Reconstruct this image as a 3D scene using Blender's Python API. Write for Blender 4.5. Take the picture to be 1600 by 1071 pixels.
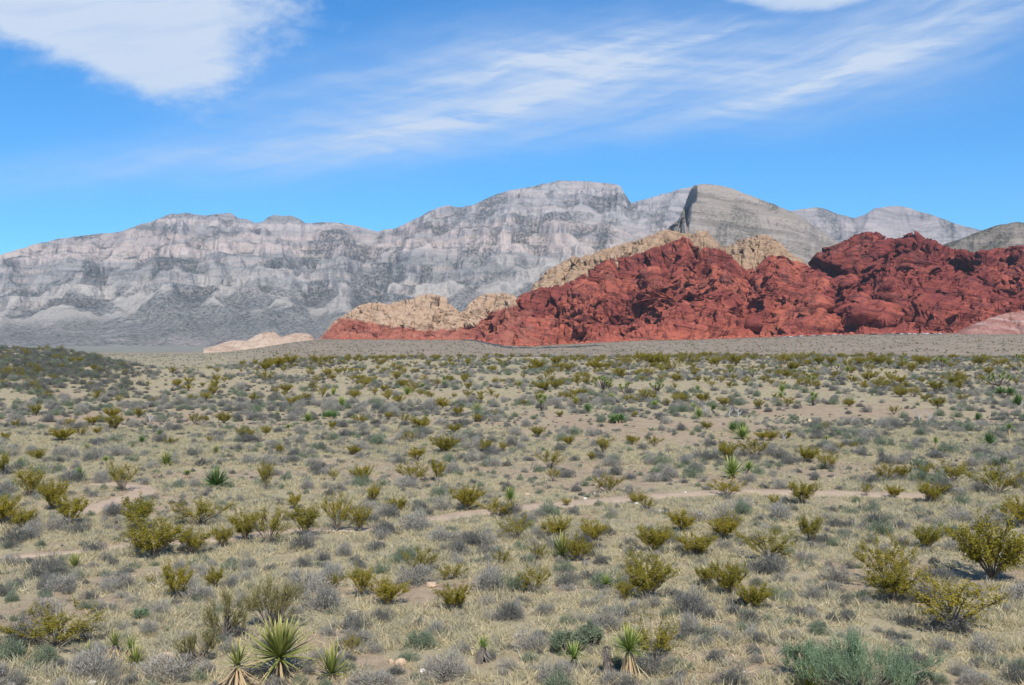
import bpy, math, random
import numpy as np
from mathutils import Vector, Matrix, Euler

scene = bpy.context.scene
COL = scene.collection
for o in list(bpy.data.objects):
    bpy.data.objects.remove(o)

# ------------------------------------------------------------------ camera, world, sun, exposure
CAM_Z, FOC, CX, CY = 6.0, 1600.0, 800.0, 535.5      # a level camera, 36 mm lens on a 36 mm wide film
cam = bpy.data.cameras.new('camera')
cam.lens, cam.sensor_width = 36.0, 36.0
cam.clip_start, cam.clip_end = 0.3, 60000.0
cam_o = bpy.data.objects.new('camera', cam)
cam_o.location = (0, 0, CAM_Z)
cam_o.rotation_euler = (math.radians(90), 0, 0)
COL.objects.link(cam_o)
scene.camera = cam_o
scene.render.engine = 'CYCLES'
scene.cycles.use_denoising = True
scene.cycles.denoiser = 'OPENIMAGEDENOISE'
scene.cycles.denoising_input_passes = 'RGB_ALBEDO_NORMAL'
scene.cycles.denoising_prefilter = 'ACCURATE'
scene.cycles.use_adaptive_sampling = False
scene.cycles.max_bounces = 6
scene.cycles.diffuse_bounces = 3
scene.cycles.transparent_max_bounces = 6
scene.cycles.volume_bounces = 0
scene.view_settings.view_transform = 'Standard'
scene.view_settings.look = 'None'
scene.view_settings.gamma = 1.0
scene.view_settings.exposure = 0.46
scene.view_settings.use_curve_mapping = False

SUN_AZ, SUN_EL = math.radians(170.0), math.radians(49.0)   # compass style from +Y towards +X: behind the camera
SUN_STRENGTH, SKY_STRENGTH = 4.9, 0.09
sl = bpy.data.lights.new('sun', 'SUN')
sl.energy, sl.angle, sl.color = SUN_STRENGTH, math.radians(0.5), (1.0, 0.955, 0.89)
sun = bpy.data.objects.new('sun', sl)
sd = Vector((math.sin(SUN_AZ) * math.cos(SUN_EL), math.cos(SUN_AZ) * math.cos(SUN_EL), math.sin(SUN_EL)))
sun.rotation_euler = sd.to_track_quat('Z', 'Y').to_euler()
sun.location = (0, -20, 60)
COL.objects.link(sun)


class NT:
    """small helper to write node trees"""
    def __init__(s, tree):
        s.t = tree; s.n = tree.nodes; s.l = tree.links
    def new(s, typ, **kw):
        n = s.n.new(typ)
        for k, v in kw.items():
            setattr(n, k, v)
        return n
    def put(s, sock, v):
        if hasattr(v, 'is_output'):
            s.l.new(v, sock)
        elif v is not None:
            try:
                sock.default_value = v
            except Exception:
                sock.default_value = (*v, 1.0)
    def math(s, op, a, b=None, c=None, clamp=False):
        n = s.new('ShaderNodeMath', operation=op, use_clamp=clamp)
        s.put(n.inputs[0], a)
        if b is not None: s.put(n.inputs[1], b)
        if c is not None: s.put(n.inputs[2], c)
        return n.outputs[0]
    def vmath(s, op, a, b=None):
        n = s.new('ShaderNodeVectorMath', operation=op)
        s.put(n.inputs[0], a)
        if b is not None: s.put(n.inputs[1], b)
        return n.outputs['Value'] if op in ('LENGTH', 'DOT_PRODUCT') else n.outputs[0]
    def mix(s, f, a, b, blend='MIX'):
        n = s.new('ShaderNodeMix', data_type='RGBA', blend_type=blend)
        s.put(n.inputs[0], f); s.put(n.inputs[6], a); s.put(n.inputs[7], b)
        return n.outputs[2]
    def noise(s, vec, scale, detail=4, rough=0.55, dist=0.0):
        n = s.new('ShaderNodeTexNoise')
        if vec is not None: s.l.new(vec, n.inputs['Vector'])
        n.inputs['Scale'].default_value = scale; n.inputs['Detail'].default_value = detail
        n.inputs['Roughness'].default_value = rough; n.inputs['Distortion'].default_value = dist
        return n.outputs[0]
    def voronoi(s, vec, scale, feature='F1', out=0, rand=1.0):
        n = s.new('ShaderNodeTexVoronoi', feature=feature)
        if vec is not None: s.l.new(vec, n.inputs['Vector'])
        n.inputs['Scale'].default_value = scale
        n.inputs['Randomness'].default_value = rand
        return n.outputs[out]
    def ramp(s, f, stops, interp='LINEAR'):
        n = s.new('ShaderNodeValToRGB'); r = n.color_ramp; r.interpolation = interp
        while len(r.elements) > 1: r.elements.remove(r.elements[0])
        for i, (p, c) in enumerate(stops):
            e = r.elements[0] if i == 0 else r.elements.new(p)
            e.position = p
            e.color = (c, c, c, 1) if isinstance(c, (int, float)) else (*c, 1)
        s.l.new(f, n.inputs[0])
        return n.outputs[0]
    def step(s, f, lo, hi):
        n = s.new('ShaderNodeMapRange', interpolation_type='SMOOTHSTEP')
        s.put(n.inputs[0], f); n.inputs[1].default_value = lo; n.inputs[2].default_value = hi
        return n.outputs[0]
    def mapping(s, vec, loc=(0, 0, 0), rot=(0, 0, 0), scl=(1, 1, 1), typ='TEXTURE'):
        n = s.new('ShaderNodeMapping', vector_type=typ)
        s.l.new(vec, n.inputs[0])
        n.inputs[1].default_value = loc; n.inputs[2].default_value = rot; n.inputs[3].default_value = scl
        return n.outputs[0]
    def attr(s, name):
        return s.new('ShaderNodeAttribute', attribute_name=name).outputs['Fac']
    def sep(s, vec):
        n = s.new('ShaderNodeSeparateXYZ'); s.l.new(vec, n.inputs[0]); return n.outputs
    def comb(s, x, y, z):
        n = s.new('ShaderNodeCombineXYZ')
        for i, v in enumerate((x, y, z)): s.put(n.inputs[i], v)
        return n.outputs[0]


world = bpy.data.worlds.new('World')
scene.world = world
world.use_nodes = True
wt = NT(world.node_tree)
for n in list(wt.n): wt.n.remove(n)
sky = wt.new('ShaderNodeTexSky', sky_type='NISHITA')
sky.sun_disc = False
sky.sun_elevation, sky.sun_rotation = SUN_EL, SUN_AZ
sky.altitude, sky.air_density, sky.dust_density, sky.ozone_density = 1200.0, 1.0, 0.1, 3.0
sky_col = wt.mix(1.0, sky.outputs[0], (0.54, 1.00, 1.33), 'MULTIPLY')
hs = wt.new('ShaderNodeHueSaturation'); hs.inputs['Saturation'].default_value = 1.10; wt.l.new(sky_col, hs.inputs['Color'])
sky_col = hs.outputs[0]
dirv = wt.new('ShaderNodeTexCoord').outputs['Generated']
dx, dy, dz = wt.sep(dirv)
az = wt.math('ARCTAN2', dx, dy)
el = wt.math('ARCSINE', dz)
ae = wt.comb(az, el, 0.0)
# stretched, warped noises for cirrus (azimuth / elevation on the sky vault)
wn = wt.new('ShaderNodeTexNoise'); wt.l.new(ae, wn.inputs['Vector']); wn.inputs['Scale'].default_value = 7.0; wn.inputs['Detail'].default_value = 3
warp = wt.vmath('SCALE', wt.vmath('SUBTRACT', wn.outputs[1], (0.5, 0.5, 0.5)))
warp.node.inputs['Scale'].default_value = 0.032
aw = wt.vmath('ADD', ae, warp)
st1 = wt.noise(wt.mapping(aw, rot=(0, 0, math.radians(13)), scl=(1.0, 0.09, 1)), 6.0, 9, 0.60)
st2 = wt.noise(wt.mapping(aw, rot=(0, 0, math.radians(-4)), scl=(1.0, 0.11, 1)), 10.0, 9, 0.62)
puff = wt.noise(wt.mapping(aw, rot=(0, 0, math.radians(8)), scl=(1.0, 0.5, 1)), 26.0, 8, 0.66)

def blob(px, py, ax, ay, rot, k=2.2):
    """soft elliptical patch of the sky vault around a direction, sizes in radians"""
    a, e = math.atan((px - CX) / FOC), math.atan((CY - py) / FOC)
    m = wt.mapping(aw, loc=(a, e, 0), rot=(0, 0, math.radians(rot)), scl=(ax / FOC, ay / FOC, 1))
    r = wt.vmath('LENGTH', m)
    return wt.math('POWER', 2.718, wt.math('MULTIPLY', wt.math('POWER', r, k), -1.0))

def add(*a):
    r = a[0]
    for b in a[1:]: r = wt.math('ADD', r, b)
    return r

mul = lambda a, b: wt.math('MULTIPLY', a, b)
# big soft cloud in the upper left
big = add(blob(165, -20, 300, 138, -4, 3.4), mul(blob(235, 105, 125, 72, -22, 2.6), 1.0), mul(blob(40, 30, 170, 66, -12, 3.0), 0.7))
big = wt.step(add(big, mul(wt.math('SUBTRACT', puff, 0.5), 1.1)), 0.18, 1.08)
big_tex = wt.math('ADD', 0.95, mul(wt.math('SUBTRACT', st1, 0.5), 0.9))
big = mul(big, big_tex)
# broad cirrus veil and its brighter streaks
veil = add(mul(blob(760, 150, 380, 72, 12), 0.72), mul(blob(1130, 120, 330, 70, -2), 0.56), mul(blob(1440, 88, 300, 66, 14), 0.50), mul(blob(900, 210, 300, 26, 6), 0.22),
           mul(blob(620, 215, 180, 26, 15), 0.4), mul(blob(300, 265, 380, 28, 8), 0.42), mul(blob(620, 110, 260, 50, 10), 0.3), mul(blob(1500, 40, 190, 40, 22), 0.3))
veil = mul(veil, add(0.34, mul(wt.step(add(mul(st1, 0.55), add(mul(st2, 0.35), mul(puff, 0.1))), 0.34, 0.70), 0.60)))
strk = add(mul(blob(1440, 112, 270, 12, 15), 0.30), mul(blob(1230, 155, 180, 13, 13), 0.4), mul(blob(840, 150, 210, 15, 19), 0.42), mul(blob(900, 80, 150, 13, 14), 0.42),
           mul(blob(1100, 62, 110, 6, 9), 0.4), mul(blob(680, 195, 120, 10, 13), 0.35), mul(blob(1050, 110, 210, 13, -4), 0.35),
           mul(blob(470, 52, 34, 11, 14), 0.35))
strk = mul(strk, wt.step(add(mul(st2, 0.8), mul(puff, 0.2)), 0.28, 0.68))
cap = mul(wt.step(add(blob(1268, 2, 128, 30, -3, 4.0), mul(wt.math('SUBTRACT', puff, 0.5), 0.8)), 0.25, 0.95), 0.72)
# thin cirrus that carries on over the rest of the vault
rest = mul(mul(wt.step(st1, 0.55, 0.8), 0.14), wt.step(el, 0.30, 0.42))
cloud = wt.math('MINIMUM', add(big, veil, strk, cap, rest), 0.93)
cloud = mul(cloud, wt.step(el, 0.02, 0.12))
ccol = wt.mix(0.0, (5.5, 6.3, 7.5), (1, 1, 1))
out = wt.mix(cloud, sky_col, ccol)
bg = wt.new('ShaderNodeBackground'); bg.inputs[1].default_value = SKY_STRENGTH
wt.l.new(out, bg.inputs[0])
wo = wt.new('ShaderNodeOutputWorld'); wt.l.new(bg.outputs[0], wo.inputs[0])

# ------------------------------------------------------------------ numpy noise
_rs = np.random.RandomState(7)
PERM = np.concatenate([_rs.permutation(1024)] * 3).astype(np.int32)
GR = _rs.normal(size=(1024, 3)); GR /= np.linalg.norm(GR, axis=1)[:, None]


def perlin(x, y, z=0.0, seed=0):
    x = np.asarray(x, float); y = np.asarray(y, float); z = np.broadcast_to(np.asarray(z, float), x.shape)
    xi, yi, zi = np.floor(x).astype(np.int64), np.floor(y).astype(np.int64), np.floor(z).astype(np.int64)
    fx, fy, fz = x - xi, y - yi, z - zi
    u, v, w = [f * f * f * (f * (f * 6 - 15) + 10) for f in (fx, fy, fz)]
    r = 0
    for a in (0, 1):
        wa = u if a else 1 - u
        pa = PERM[(xi + a + seed * 37) & 1023]
        for b in (0, 1):
            wb = wa * (v if b else 1 - v)
            pb = PERM[(pa + yi + b) & 1023]
            for c in (0, 1):
                g = GR[PERM[(pb + zi + c) & 1023]]
                r = r + wb * (w if c else 1 - w) * (g[..., 0] * (fx - a) + g[..., 1] * (fy - b) + g[..., 2] * (fz - c))
    return r * 1.5


def fbm(x, y, z=0.0, octv=4, seed=0, gain=0.5, lac=2.03):
    r, a, f = 0, 1.0, 1.0
    for i in range(octv):
        r = r + a * perlin(np.asarray(x) * f, np.asarray(y) * f, np.asarray(z) * f, seed + i); a *= gain; f *= lac
    return r


def ridged(x, y, z=0.0, octv=4, seed=0, gain=0.5, lac=2.05):
    r, a, f, tot = 0, 1.0, 1.0, 0
    for i in range(octv):
        r = r + a * (1 - np.abs(perlin(np.asarray(x) * f, np.asarray(y) * f, np.asarray(z) * f, seed + i)) * 1.6); tot += a; a *= gain; f *= lac
    return r / tot


def worley(x, y, z, seed=0, vec=False):
    """F1, F2 and a random value of the nearest cell"""
    xi, yi, zi = np.floor(x).astype(np.int64), np.floor(y).astype(np.int64), np.floor(z).astype(np.int64)
    f1 = np.full(x.shape, 9.0); f2 = np.full(x.shape, 9.0); cid = np.zeros(x.shape); off = np.zeros(x.shape + (3,))
    for a in (-1, 0, 1):
        pa = PERM[(xi + a + seed * 53) & 1023]
        for b in (-1, 0, 1):
            pb = PERM[(pa + yi + b) & 1023]
            for c in (-1, 0, 1):
                h = PERM[(pb + zi + c) & 1023]
                g = GR[h] * 0.45 + 0.5
                d = np.sqrt((xi + a + g[..., 0] - x) ** 2 + (yi + b + g[..., 1] - y) ** 2 + (zi + c + g[..., 2] - z) ** 2)
                near = d < f1
                f2 = np.where(near, f1, np.minimum(f2, d))
                cid = np.where(near, h / 1024.0, cid)
                if vec: off = np.where(near[..., None], np.stack([x - xi - a - g[..., 0], y - yi - b - g[..., 1], z - zi - c - g[..., 2]], -1), off)
                f1 = np.where(near, d, f1)
    if vec: return f1, f2, cid, off
    return f1, f2, cid


def sst(x, a, b):
    t = np.clip((np.asarray(x, float) - a) / (b - a), 0, 1)
    return t * t * (3 - 2 * t)


# ------------------------------------------------------------------ mesh helpers
def mesh_np(name, v, f, mats, smooth=False, attrs=None, midx=None):
    """verts (N,3), faces (M,k) of one size or a list of such arrays"""
    fs = f if isinstance(f, list) else [f]
    fs = [np.asarray(a, np.int32) for a in fs if len(a)]
    me = bpy.data.meshes.new(name)
    v = np.ascontiguousarray(v, np.float32)
    me.vertices.add(len(v)); me.vertices.foreach_set('co', v.ravel())
    li = np.concatenate([a.ravel() for a in fs]).astype(np.int32)
    tot = np.concatenate([np.full(len(a), a.shape[1], np.int32) for a in fs])
    me.loops.add(len(li)); me.loops.foreach_set('vertex_index', li)
    me.polygons.add(len(tot))
    me.polygons.foreach_set('loop_start', np.concatenate([[0], np.cumsum(tot)[:-1]]).astype(np.int32))
    me.polygons.foreach_set('loop_total', tot)
    for m in (mats if isinstance(mats, (list, tuple)) else [mats]): me.materials.append(m)
    if midx is not None: me.polygons.foreach_set('material_index', np.asarray(midx, np.int32))
    me.polygons.foreach_set('use_smooth', np.full(len(tot), smooth, bool))
    for k, a in (attrs or {}).items():
        at = me.attributes.new(k, 'FLOAT', 'POINT'); at.data.foreach_set('value', np.ascontiguousarray(a, np.float32).ravel())
    me.update(calc_edges=True)
    me.validate()
    return me


def tag(o, label=None, cat=None, group=None, kind=None):
    if label: o['label'] = label
    if cat: o['category'] = cat
    if group: o['group'] = group
    if kind: o['kind'] = kind
    return o


def link(name, data, parent=None, loc=None, rotz=None, scl=None):
    o = bpy.data.objects.new(name, data)
    COL.objects.link(o)
    if parent is not None: o.parent = parent
    if loc is not None: o.location = loc
    if rotz is not None: o.rotation_euler = (0, 0, rotz)
    if scl is not None: o.scale = scl if hasattr(scl, '__len__') else (scl,) * 3
    return o


def grid_faces(nr, nc):
    i = np.arange(nr - 1)[:, None] * nc + np.arange(nc - 1)[None, :]
    return np.stack([i, i + 1, i + nc + 1, i + nc], -1).reshape(-1, 4)


# ------------------------------------------------------------------ materials
def mat_new(name):
    m = bpy.data.materials.new(name); m.use_nodes = True
    nt = NT(m.node_tree)
    for n in list(nt.n): nt.n.remove(n)
    return m, nt


def finish(nt, col, rough=0.9, bump=None, bump_d=0.1, strength=1.0, spec=0.2, transl=None):
    b = nt.new('ShaderNodeBsdfPrincipled')
    nt.put(b.inputs['Base Color'], col); nt.put(b.inputs['Roughness'], rough)
    b.inputs['Specular IOR Level'].default_value = spec
    if bump is not None:
        bn = nt.new('ShaderNodeBump'); bn.inputs['Distance'].default_value = bump_d; bn.inputs['Strength'].default_value = strength
        nt.l.new(bump, bn.inputs['Height']); nt.l.new(bn.outputs[0], b.inputs['Normal'])
    sh = b.outputs[0]
    if transl:
        tr = nt.new('ShaderNodeBsdfTranslucent'); nt.put(tr.inputs[0], col)
        mx = nt.new('ShaderNodeMixShader'); mx.inputs[0].default_value = transl
        nt.l.new(sh, mx.inputs[1]); nt.l.new(tr.outputs[0], mx.inputs[2]); sh = mx.outputs[0]
    o = nt.new('ShaderNodeOutputMaterial'); nt.l.new(sh, o.inputs[0])


def leaf_mat(name, a, b, transl=0.3, along=None, rough=0.7, nscale=9.0, spec=0.25):
    """plant colour that drifts from plant to plant and from clump to clump; along = (base, tip) colours along a leaf"""
    m, nt = mat_new(name)
    rnd = nt.new('ShaderNodeObjectInfo').outputs['Random']
    pos = nt.new('ShaderNodeTexCoord').outputs['Object']
    n = nt.noise(pos, nscale, 3, 0.6)
    f = nt.math('ADD', nt.math('MULTIPLY', rnd, 0.55), nt.math('MULTIPLY', nt.step(n, 0.3, 0.7), 0.45))
    c = nt.mix(f, a, b)
    if along:
        t = nt.attr('along')
        c = nt.mix(nt.step(t, 0.45, 1.0), c, along)
    finish(nt, c, rough, spec=spec, transl=transl)
    return m
# ------------------------------------------------------------------ terrain: heights, then the ground sheet
CREST = np.array([(-400, 548), (0, 546), (100, 550), (160, 560), (205, 573), (250, 580), (330, 578), (400, 571), (450, 566), (550, 561), (800, 559), (1100, 558), (1300, 557), (1500, 560), (2000, 563)], float)
CRESTD = np.array([(-400, 190), (100, 185), (250, 150), (340, 150), (450, 190), (700, 215), (2000, 215)], float)
BASE = np.array([(-400, 545), (300, 547), (340, 545), (510, 530), (600, 530), (740, 531), (790, 540), (830, 541), (900, 537), (1000, 532), (1100, 530), (1300, 523), (1400, 521), (1600, 520), (2200, 518)], float)
D_ROCK = 1450.0


def zcrest(px):
    D = np.interp(px, CRESTD[:, 0], CRESTD[:, 1])
    return CAM_Z - (np.interp(px, CREST[:, 0], CREST[:, 1]) - CY) / FOC * D, D


def ground_h(x, y):
    x = np.asarray(x, float); y = np.asarray(y, float)
    r = np.hypot(x, y)
    D = np.maximum(y, 0.75 * r)
    px = CX + FOC * np.tan(np.clip(np.arctan2(x, np.maximum(y, 1e-6)), -0.62, 0.62))
    zc, Dc = zcrest(px)
    t = np.clip((D - 45) / (Dc - 45), 0, 1)
    near = zc * t ** 1.35
    zb = CAM_Z - (np.interp(px, BASE[:, 0], BASE[:, 1]) - CY) / FOC * D_ROCK
    tf = np.clip((D - 380) / (D_ROCK - 380), 0, 1)
    right = -3.0 + (zb + 3.0) * tf ** 1.15
    k = sst(px, 290, 480)
    far = -10 + (right + 10) * k
    far = far + (-10 - far) * sst(D, 2100, 3000)
    f = sst(D, Dc, Dc + 170)
    z = near + (far - near) * f
    und = fbm(x / 23.0, y / 23.0, 0.0, 3, 3) * 0.30 * sst(D, 17, 45) + fbm(x / 5.0, y / 5.0, 0.0, 2, 9) * 0.05 * sst(D, 10, 20)
    und = und * (1 + 4 * sst(D, 300, 900) - 4.2 * sst(D, 1150, 1330))
    bank = 0.31 * np.clip(15.0 - D, 0, 14)
    return z + und + bank


_DS = np.concatenate([np.linspace(10, 60, 700), np.linspace(60, 260, 900)[1:]])


def at_px(px, py):
    """ground point seen at a photograph pixel (near ground only)"""
    zc, Dc = zcrest(px)
    ds = _DS[_DS <= Dc]
    xs = (px - CX) / FOC * ds
    p = CY + (CAM_Z - ground_h(xs, ds)) / ds * FOC
    i = np.argmax(p <= py) if (p <= py).any() else len(ds) - 1
    d = ds[i]
    return float((px - CX) / FOC * d), float(d)


def gz(x, y):
    return float(ground_h(np.array([x]), np.array([y]))[0])


# dirt trail across the middle, two stretches that fade out among the shrubs
TRAIL = [
    [(680, 812), (700, 809), (740, 803), (800, 797), (850, 791), (900, 787), (950, 783), (1020, 777), (1100, 772), (1180, 770), (1260, 771), (1340, 773), (1400, 775), (1450, 777)],
    [(-30, 877), (0, 873), (60, 868), (110, 864), (160, 858), (205, 853), (300, 848), (360, 842), (430, 832), (480, 829), (560, 829), (620, 822), (680, 812)],
    [(140, 800), (150, 796), (168, 787), (190, 781), (222, 770), (215, 762), (188, 757), (160, 757)],
]
TRW = [0.55, 0.2, 0.42]
def catmull(pts, n=8):
    P = [Vector((*p, 0)) for p in pts]
    out = []
    for i in range(len(P) - 1):
        a, b, c, d = P[max(i - 1, 0)], P[i], P[i + 1], P[min(i + 2, len(P) - 1)]
        for k in range(n):
            t = k / n
            out.append(0.5 * ((2 * b) + (c - a) * t + (2 * a - 5 * b + 4 * c - d) * t * t + (3 * b - a - 3 * c + d) * t ** 3))
    out.append(P[-1])
    return np.array([(p.x, p.y) for p in out])
trails = []
for tr in TRAIL:
    w = np.array([at_px(*p) for p in tr])
    trails.append(catmull([tuple(p) for p in w], 10))
_tp = np.concatenate(trails)
_tw = np.concatenate([np.full(len(t), w) for t, w in zip(trails, TRW)])


def trail_dist(x, y):
    """signed-ish distance to the trail edge"""
    x = np.asarray(x, float).ravel(); y = np.asarray(y, float).ravel()
    r = np.full(len(x), 1e3)
    m = (y > 12) & (y < 75)
    if m.any():
        xm, ym = x[m], y[m]; b = np.full(len(xm), 1e3)
        for (a, c), w in zip(_tp, _tw):
            b = np.minimum(b, np.hypot(xm - a, ym - c) - w)
        r[m] = b
    return r


BARES = [(660, 735, 9, 5), (880, 735, 10, 5), (1000, 752, 8, 4), (1080, 690, 9, 7), (520, 740, 8, 4), (1320, 640, 10, 10), (1010, 665, 12, 9), (1330, 735, 6, 4), (200, 780, 4, 3), (1180, 1030, 2.2, 0.8), (1560, 900, 2, 1.2), (640, 1035, 1.6, 0.7), (1380, 900, 2.4, 1.6), (680, 925, 2.2, 1.2), (120, 945, 2.2, 1.3), (200, 660, 10, 6)]
_bares = [(*at_px(a, b), c, d) for a, b, c, d in BARES]


def bare_mask(x, y):
    x = np.asarray(x, float); y = np.asarray(y, float)
    b = np.zeros(x.shape)
    for cx, cy, a, c in _bares:
        b = np.maximum(b, np.exp(-((x - cx) / a) ** 2 - ((y - cy) / c) ** 2))
    n = fbm(x / 6.0, y / 6.0, 5.0, 3, 21)
    b = np.clip(b * 1.2 + n * 0.55, 0, 1)
    return b


def build_ground():
    rr = [0.0, 1.0, 2, 3, 4, 5, 6, 7, 8, 9, 10, 11, 12, 13, 14]
    d = 14.6
    while d < 230:
        rr.append(d); d *= 1.0078
    while d < 11200:
        rr.append(d); d *= 1.03
    rr = np.array(rr[1:])
    a1 = np.arange(-36, 36.01, 0.24)
    a2 = np.arange(40, 320.1, 5.0)
    aa = np.radians(np.concatenate([a1, a2]))
    R, A = np.meshgrid(rr, aa, indexing='ij')
    X, Y = R * np.sin(A), R * np.cos(A)
    Z = ground_h(X, Y)
    nr, nc = R.shape
    V = np.stack([X, Y, Z], -1).reshape(-1, 3)
    i = np.arange(nr - 1)[:, None] * nc
    j = np.arange(nc)[None, :]
    k = (np.arange(nc) + 1)[None, :] % nc
    F = np.stack([i + j, i + nc + j, i + nc + k, i + k], -1).reshape(-1, 4)
    V = np.concatenate([V, [[0, 0, float(ground_h(np.array([0.0]), np.array([0.0]))[0])]]])
    c = len(V) - 1
    T = np.stack([np.full(nc, c), np.arange(nc), (np.arange(nc) + 1) % nc], -1)
    td = trail_dist(V[:, 0], V[:, 1])
    bare = np.maximum(bare_mask(V[:, 0], V[:, 1]) * 0.55, 1 - sst(td, -0.1, 0.5))
    r = np.hypot(V[:, 0], V[:, 1])
    bare = np.maximum(bare, (1 - sst(V[:, 1] + fbm(V[:, 0] / 2, V[:, 1] / 2, 0, 2, 4) * 0.6, 17.4, 18.6)) * 0.8)
    px = CX + FOC * V[:, 0] / np.maximum(V[:, 1], 1)
    # brush flats: 0 the bench in front of the cliffs, 1 the straw valley floor, 2 the flat under the range, painted dark for cloud shade
    lowland = (1 - sst(px, 330, 470))
    straw = lowland * (1 - sst(r + 150 * fbm(V[:, 0] / 300, V[:, 1] / 300, 0, 3, 5), 1300, 1900))
    sage = np.maximum(lowland * sst(r, 1500, 2000), sst(r, 2200, 2800))  # mask of the flat whose dark tone stands in for cloud shade
    m, nt = mat_new('desert_soil')
    pos = nt.new('ShaderNodeTexCoord').outputs['Object']
    n1 = nt.noise(pos, 0.35, 5, 0.6)
    n2 = nt.noise(pos, 2.2, 6, 0.65)
    n3 = nt.noise(pos, 14.0, 4, 0.7)
    peb = nt.voronoi(pos, 11.0)
    b = nt.attr('bare')
    soil = nt.mix(nt.step(n2, 0.32, 0.68), (0.245, 0.180, 0.118), (0.345, 0.264, 0.178))
    soil = nt.mix(nt.step(n3, 0.52, 0.75), soil, (0.16, 0.125, 0.095))
    straw_c = nt.mix(nt.step(n3, 0.35, 0.7), (0.350, 0.305, 0.185), (0.235, 0.205, 0.125))
    near = nt.mix(nt.math('MULTIPLY', nt.step(nt.math('ADD', n1, nt.math('MULTIPLY', b, -0.35)), 0.30, 0.52), 0.75), soil, straw_c)
    near = nt.mix(nt.step(b, 0.5, 0.95), near, nt.mix(n2, (0.34, 0.255, 0.180), (0.42, 0.32, 0.23)))
    near = nt.mix(nt.math('MULTIPLY', nt.step(peb, 0.22, 0.1), nt.step(n2, 0.45, 0.6)), near, (0.40, 0.35, 0.29))
    # farther than the shrubs are modelled: brush shows as mottling
    fn = nt.noise(pos, 0.022, 5, 0.65)
    fv = nt.voronoi(pos, 0.16)
    fv2 = nt.voronoi(pos, 0.36)
    bench = nt.mix(nt.step(fn, 0.35, 0.65), (0.215, 0.168, 0.120), (0.262, 0.208, 0.152))
    strawf = nt.mix(nt.step(fn, 0.35, 0.65), (0.30, 0.25, 0.155), (0.25, 0.215, 0.15))
    shadef = nt.mix(nt.step(fn, 0.35, 0.65), (0.17, 0.165, 0.14), (0.23, 0.22, 0.18))  # cloud shade over the far flat, put into the ground colour
    farc = nt.mix(nt.attr('straw'), nt.mix(nt.attr('sage'), bench, shadef), strawf)
    farc = nt.mix(nt.math('MULTIPLY', nt.attr('redsoil'), nt.step(nt.noise(pos, 0.05, 5, 0.7), 0.35, 0.6)), farc, (0.27, 0.125, 0.082))
    dots = nt.math('MAXIMUM', nt.step(fv, 0.34, 0.2), nt.math('MULTIPLY', nt.step(fv2, 0.36, 0.2), 0.75))
    farc = nt.mix(nt.math('MULTIPLY', dots, 0.45), farc, (0.075, 0.08, 0.05))
    col = nt.mix(nt.attr('far'), near, farc)
    finish(nt, col, 0.95, nt.math('ADD', nt.math('MULTIPLY', n3, 0.6), n2), 0.08, 0.7, 0.1)
    me = mesh_np('ground', V, [F, T], m, True, {'bare': bare, 'straw': straw, 'sage': sage, 'far': sst(r, 170, 330), 'redsoil': sst(V[:, 1], 1270, 1440) * (1 - sst(r, 1900, 2200)) * sst(px, 480, 620) * 0.8})
    tag(link('ground', me), kind='structure')


build_ground()


def build_trails():
    m, nt = mat_new('trail_dirt')
    pos = nt.new('ShaderNodeTexCoord').outputs['Object']
    n2, n3 = nt.noise(pos, 1.7, 6, 0.65), nt.noise(pos, 16.0, 4, 0.7)
    c = nt.mix(nt.step(n2, 0.3, 0.7), (0.36, 0.270, 0.190), (0.44, 0.335, 0.240))
    c = nt.mix(nt.step(n3, 0.56, 0.75), c, (0.30, 0.20, 0.14))
    finish(nt, c, 0.95, nt.math('ADD', n3, n2), 0.06, 0.7, 0.1)
    for t, w in zip(trails, TRW):
        n = len(t)
        tg = np.gradient(t, axis=0); tg /= np.linalg.norm(tg, axis=1)[:, None]
        nrm = np.stack([-tg[:, 1], tg[:, 0]], -1)
        end = np.minimum(1, np.minimum(np.arange(n), n - 1 - np.arange(n)) / 12.0)
        vs = []
        for k in np.linspace(-1, 1, 7):
            wob = fbm(t[:, 0] / 1.3 + k * 9, t[:, 1] / 1.3, 0, 3, 31) * 0.35 * abs(k)
            off = k * w * (0.25 + 0.75 * end) * (1 + wob)
            p = t + nrm * off[:, None]
            z = ground_h(p[:, 0], p[:, 1]) + 0.02 - 0.05 * abs(k) ** 6
            vs.append(np.stack([p[:, 0], p[:, 1], z], -1))
        V = np.stack(vs, 1).reshape(-1, 3)
        me = mesh_np('path', V, grid_faces(n, 7), m, True)
        tag(link('path', me), kind='structure')


build_trails()


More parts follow.
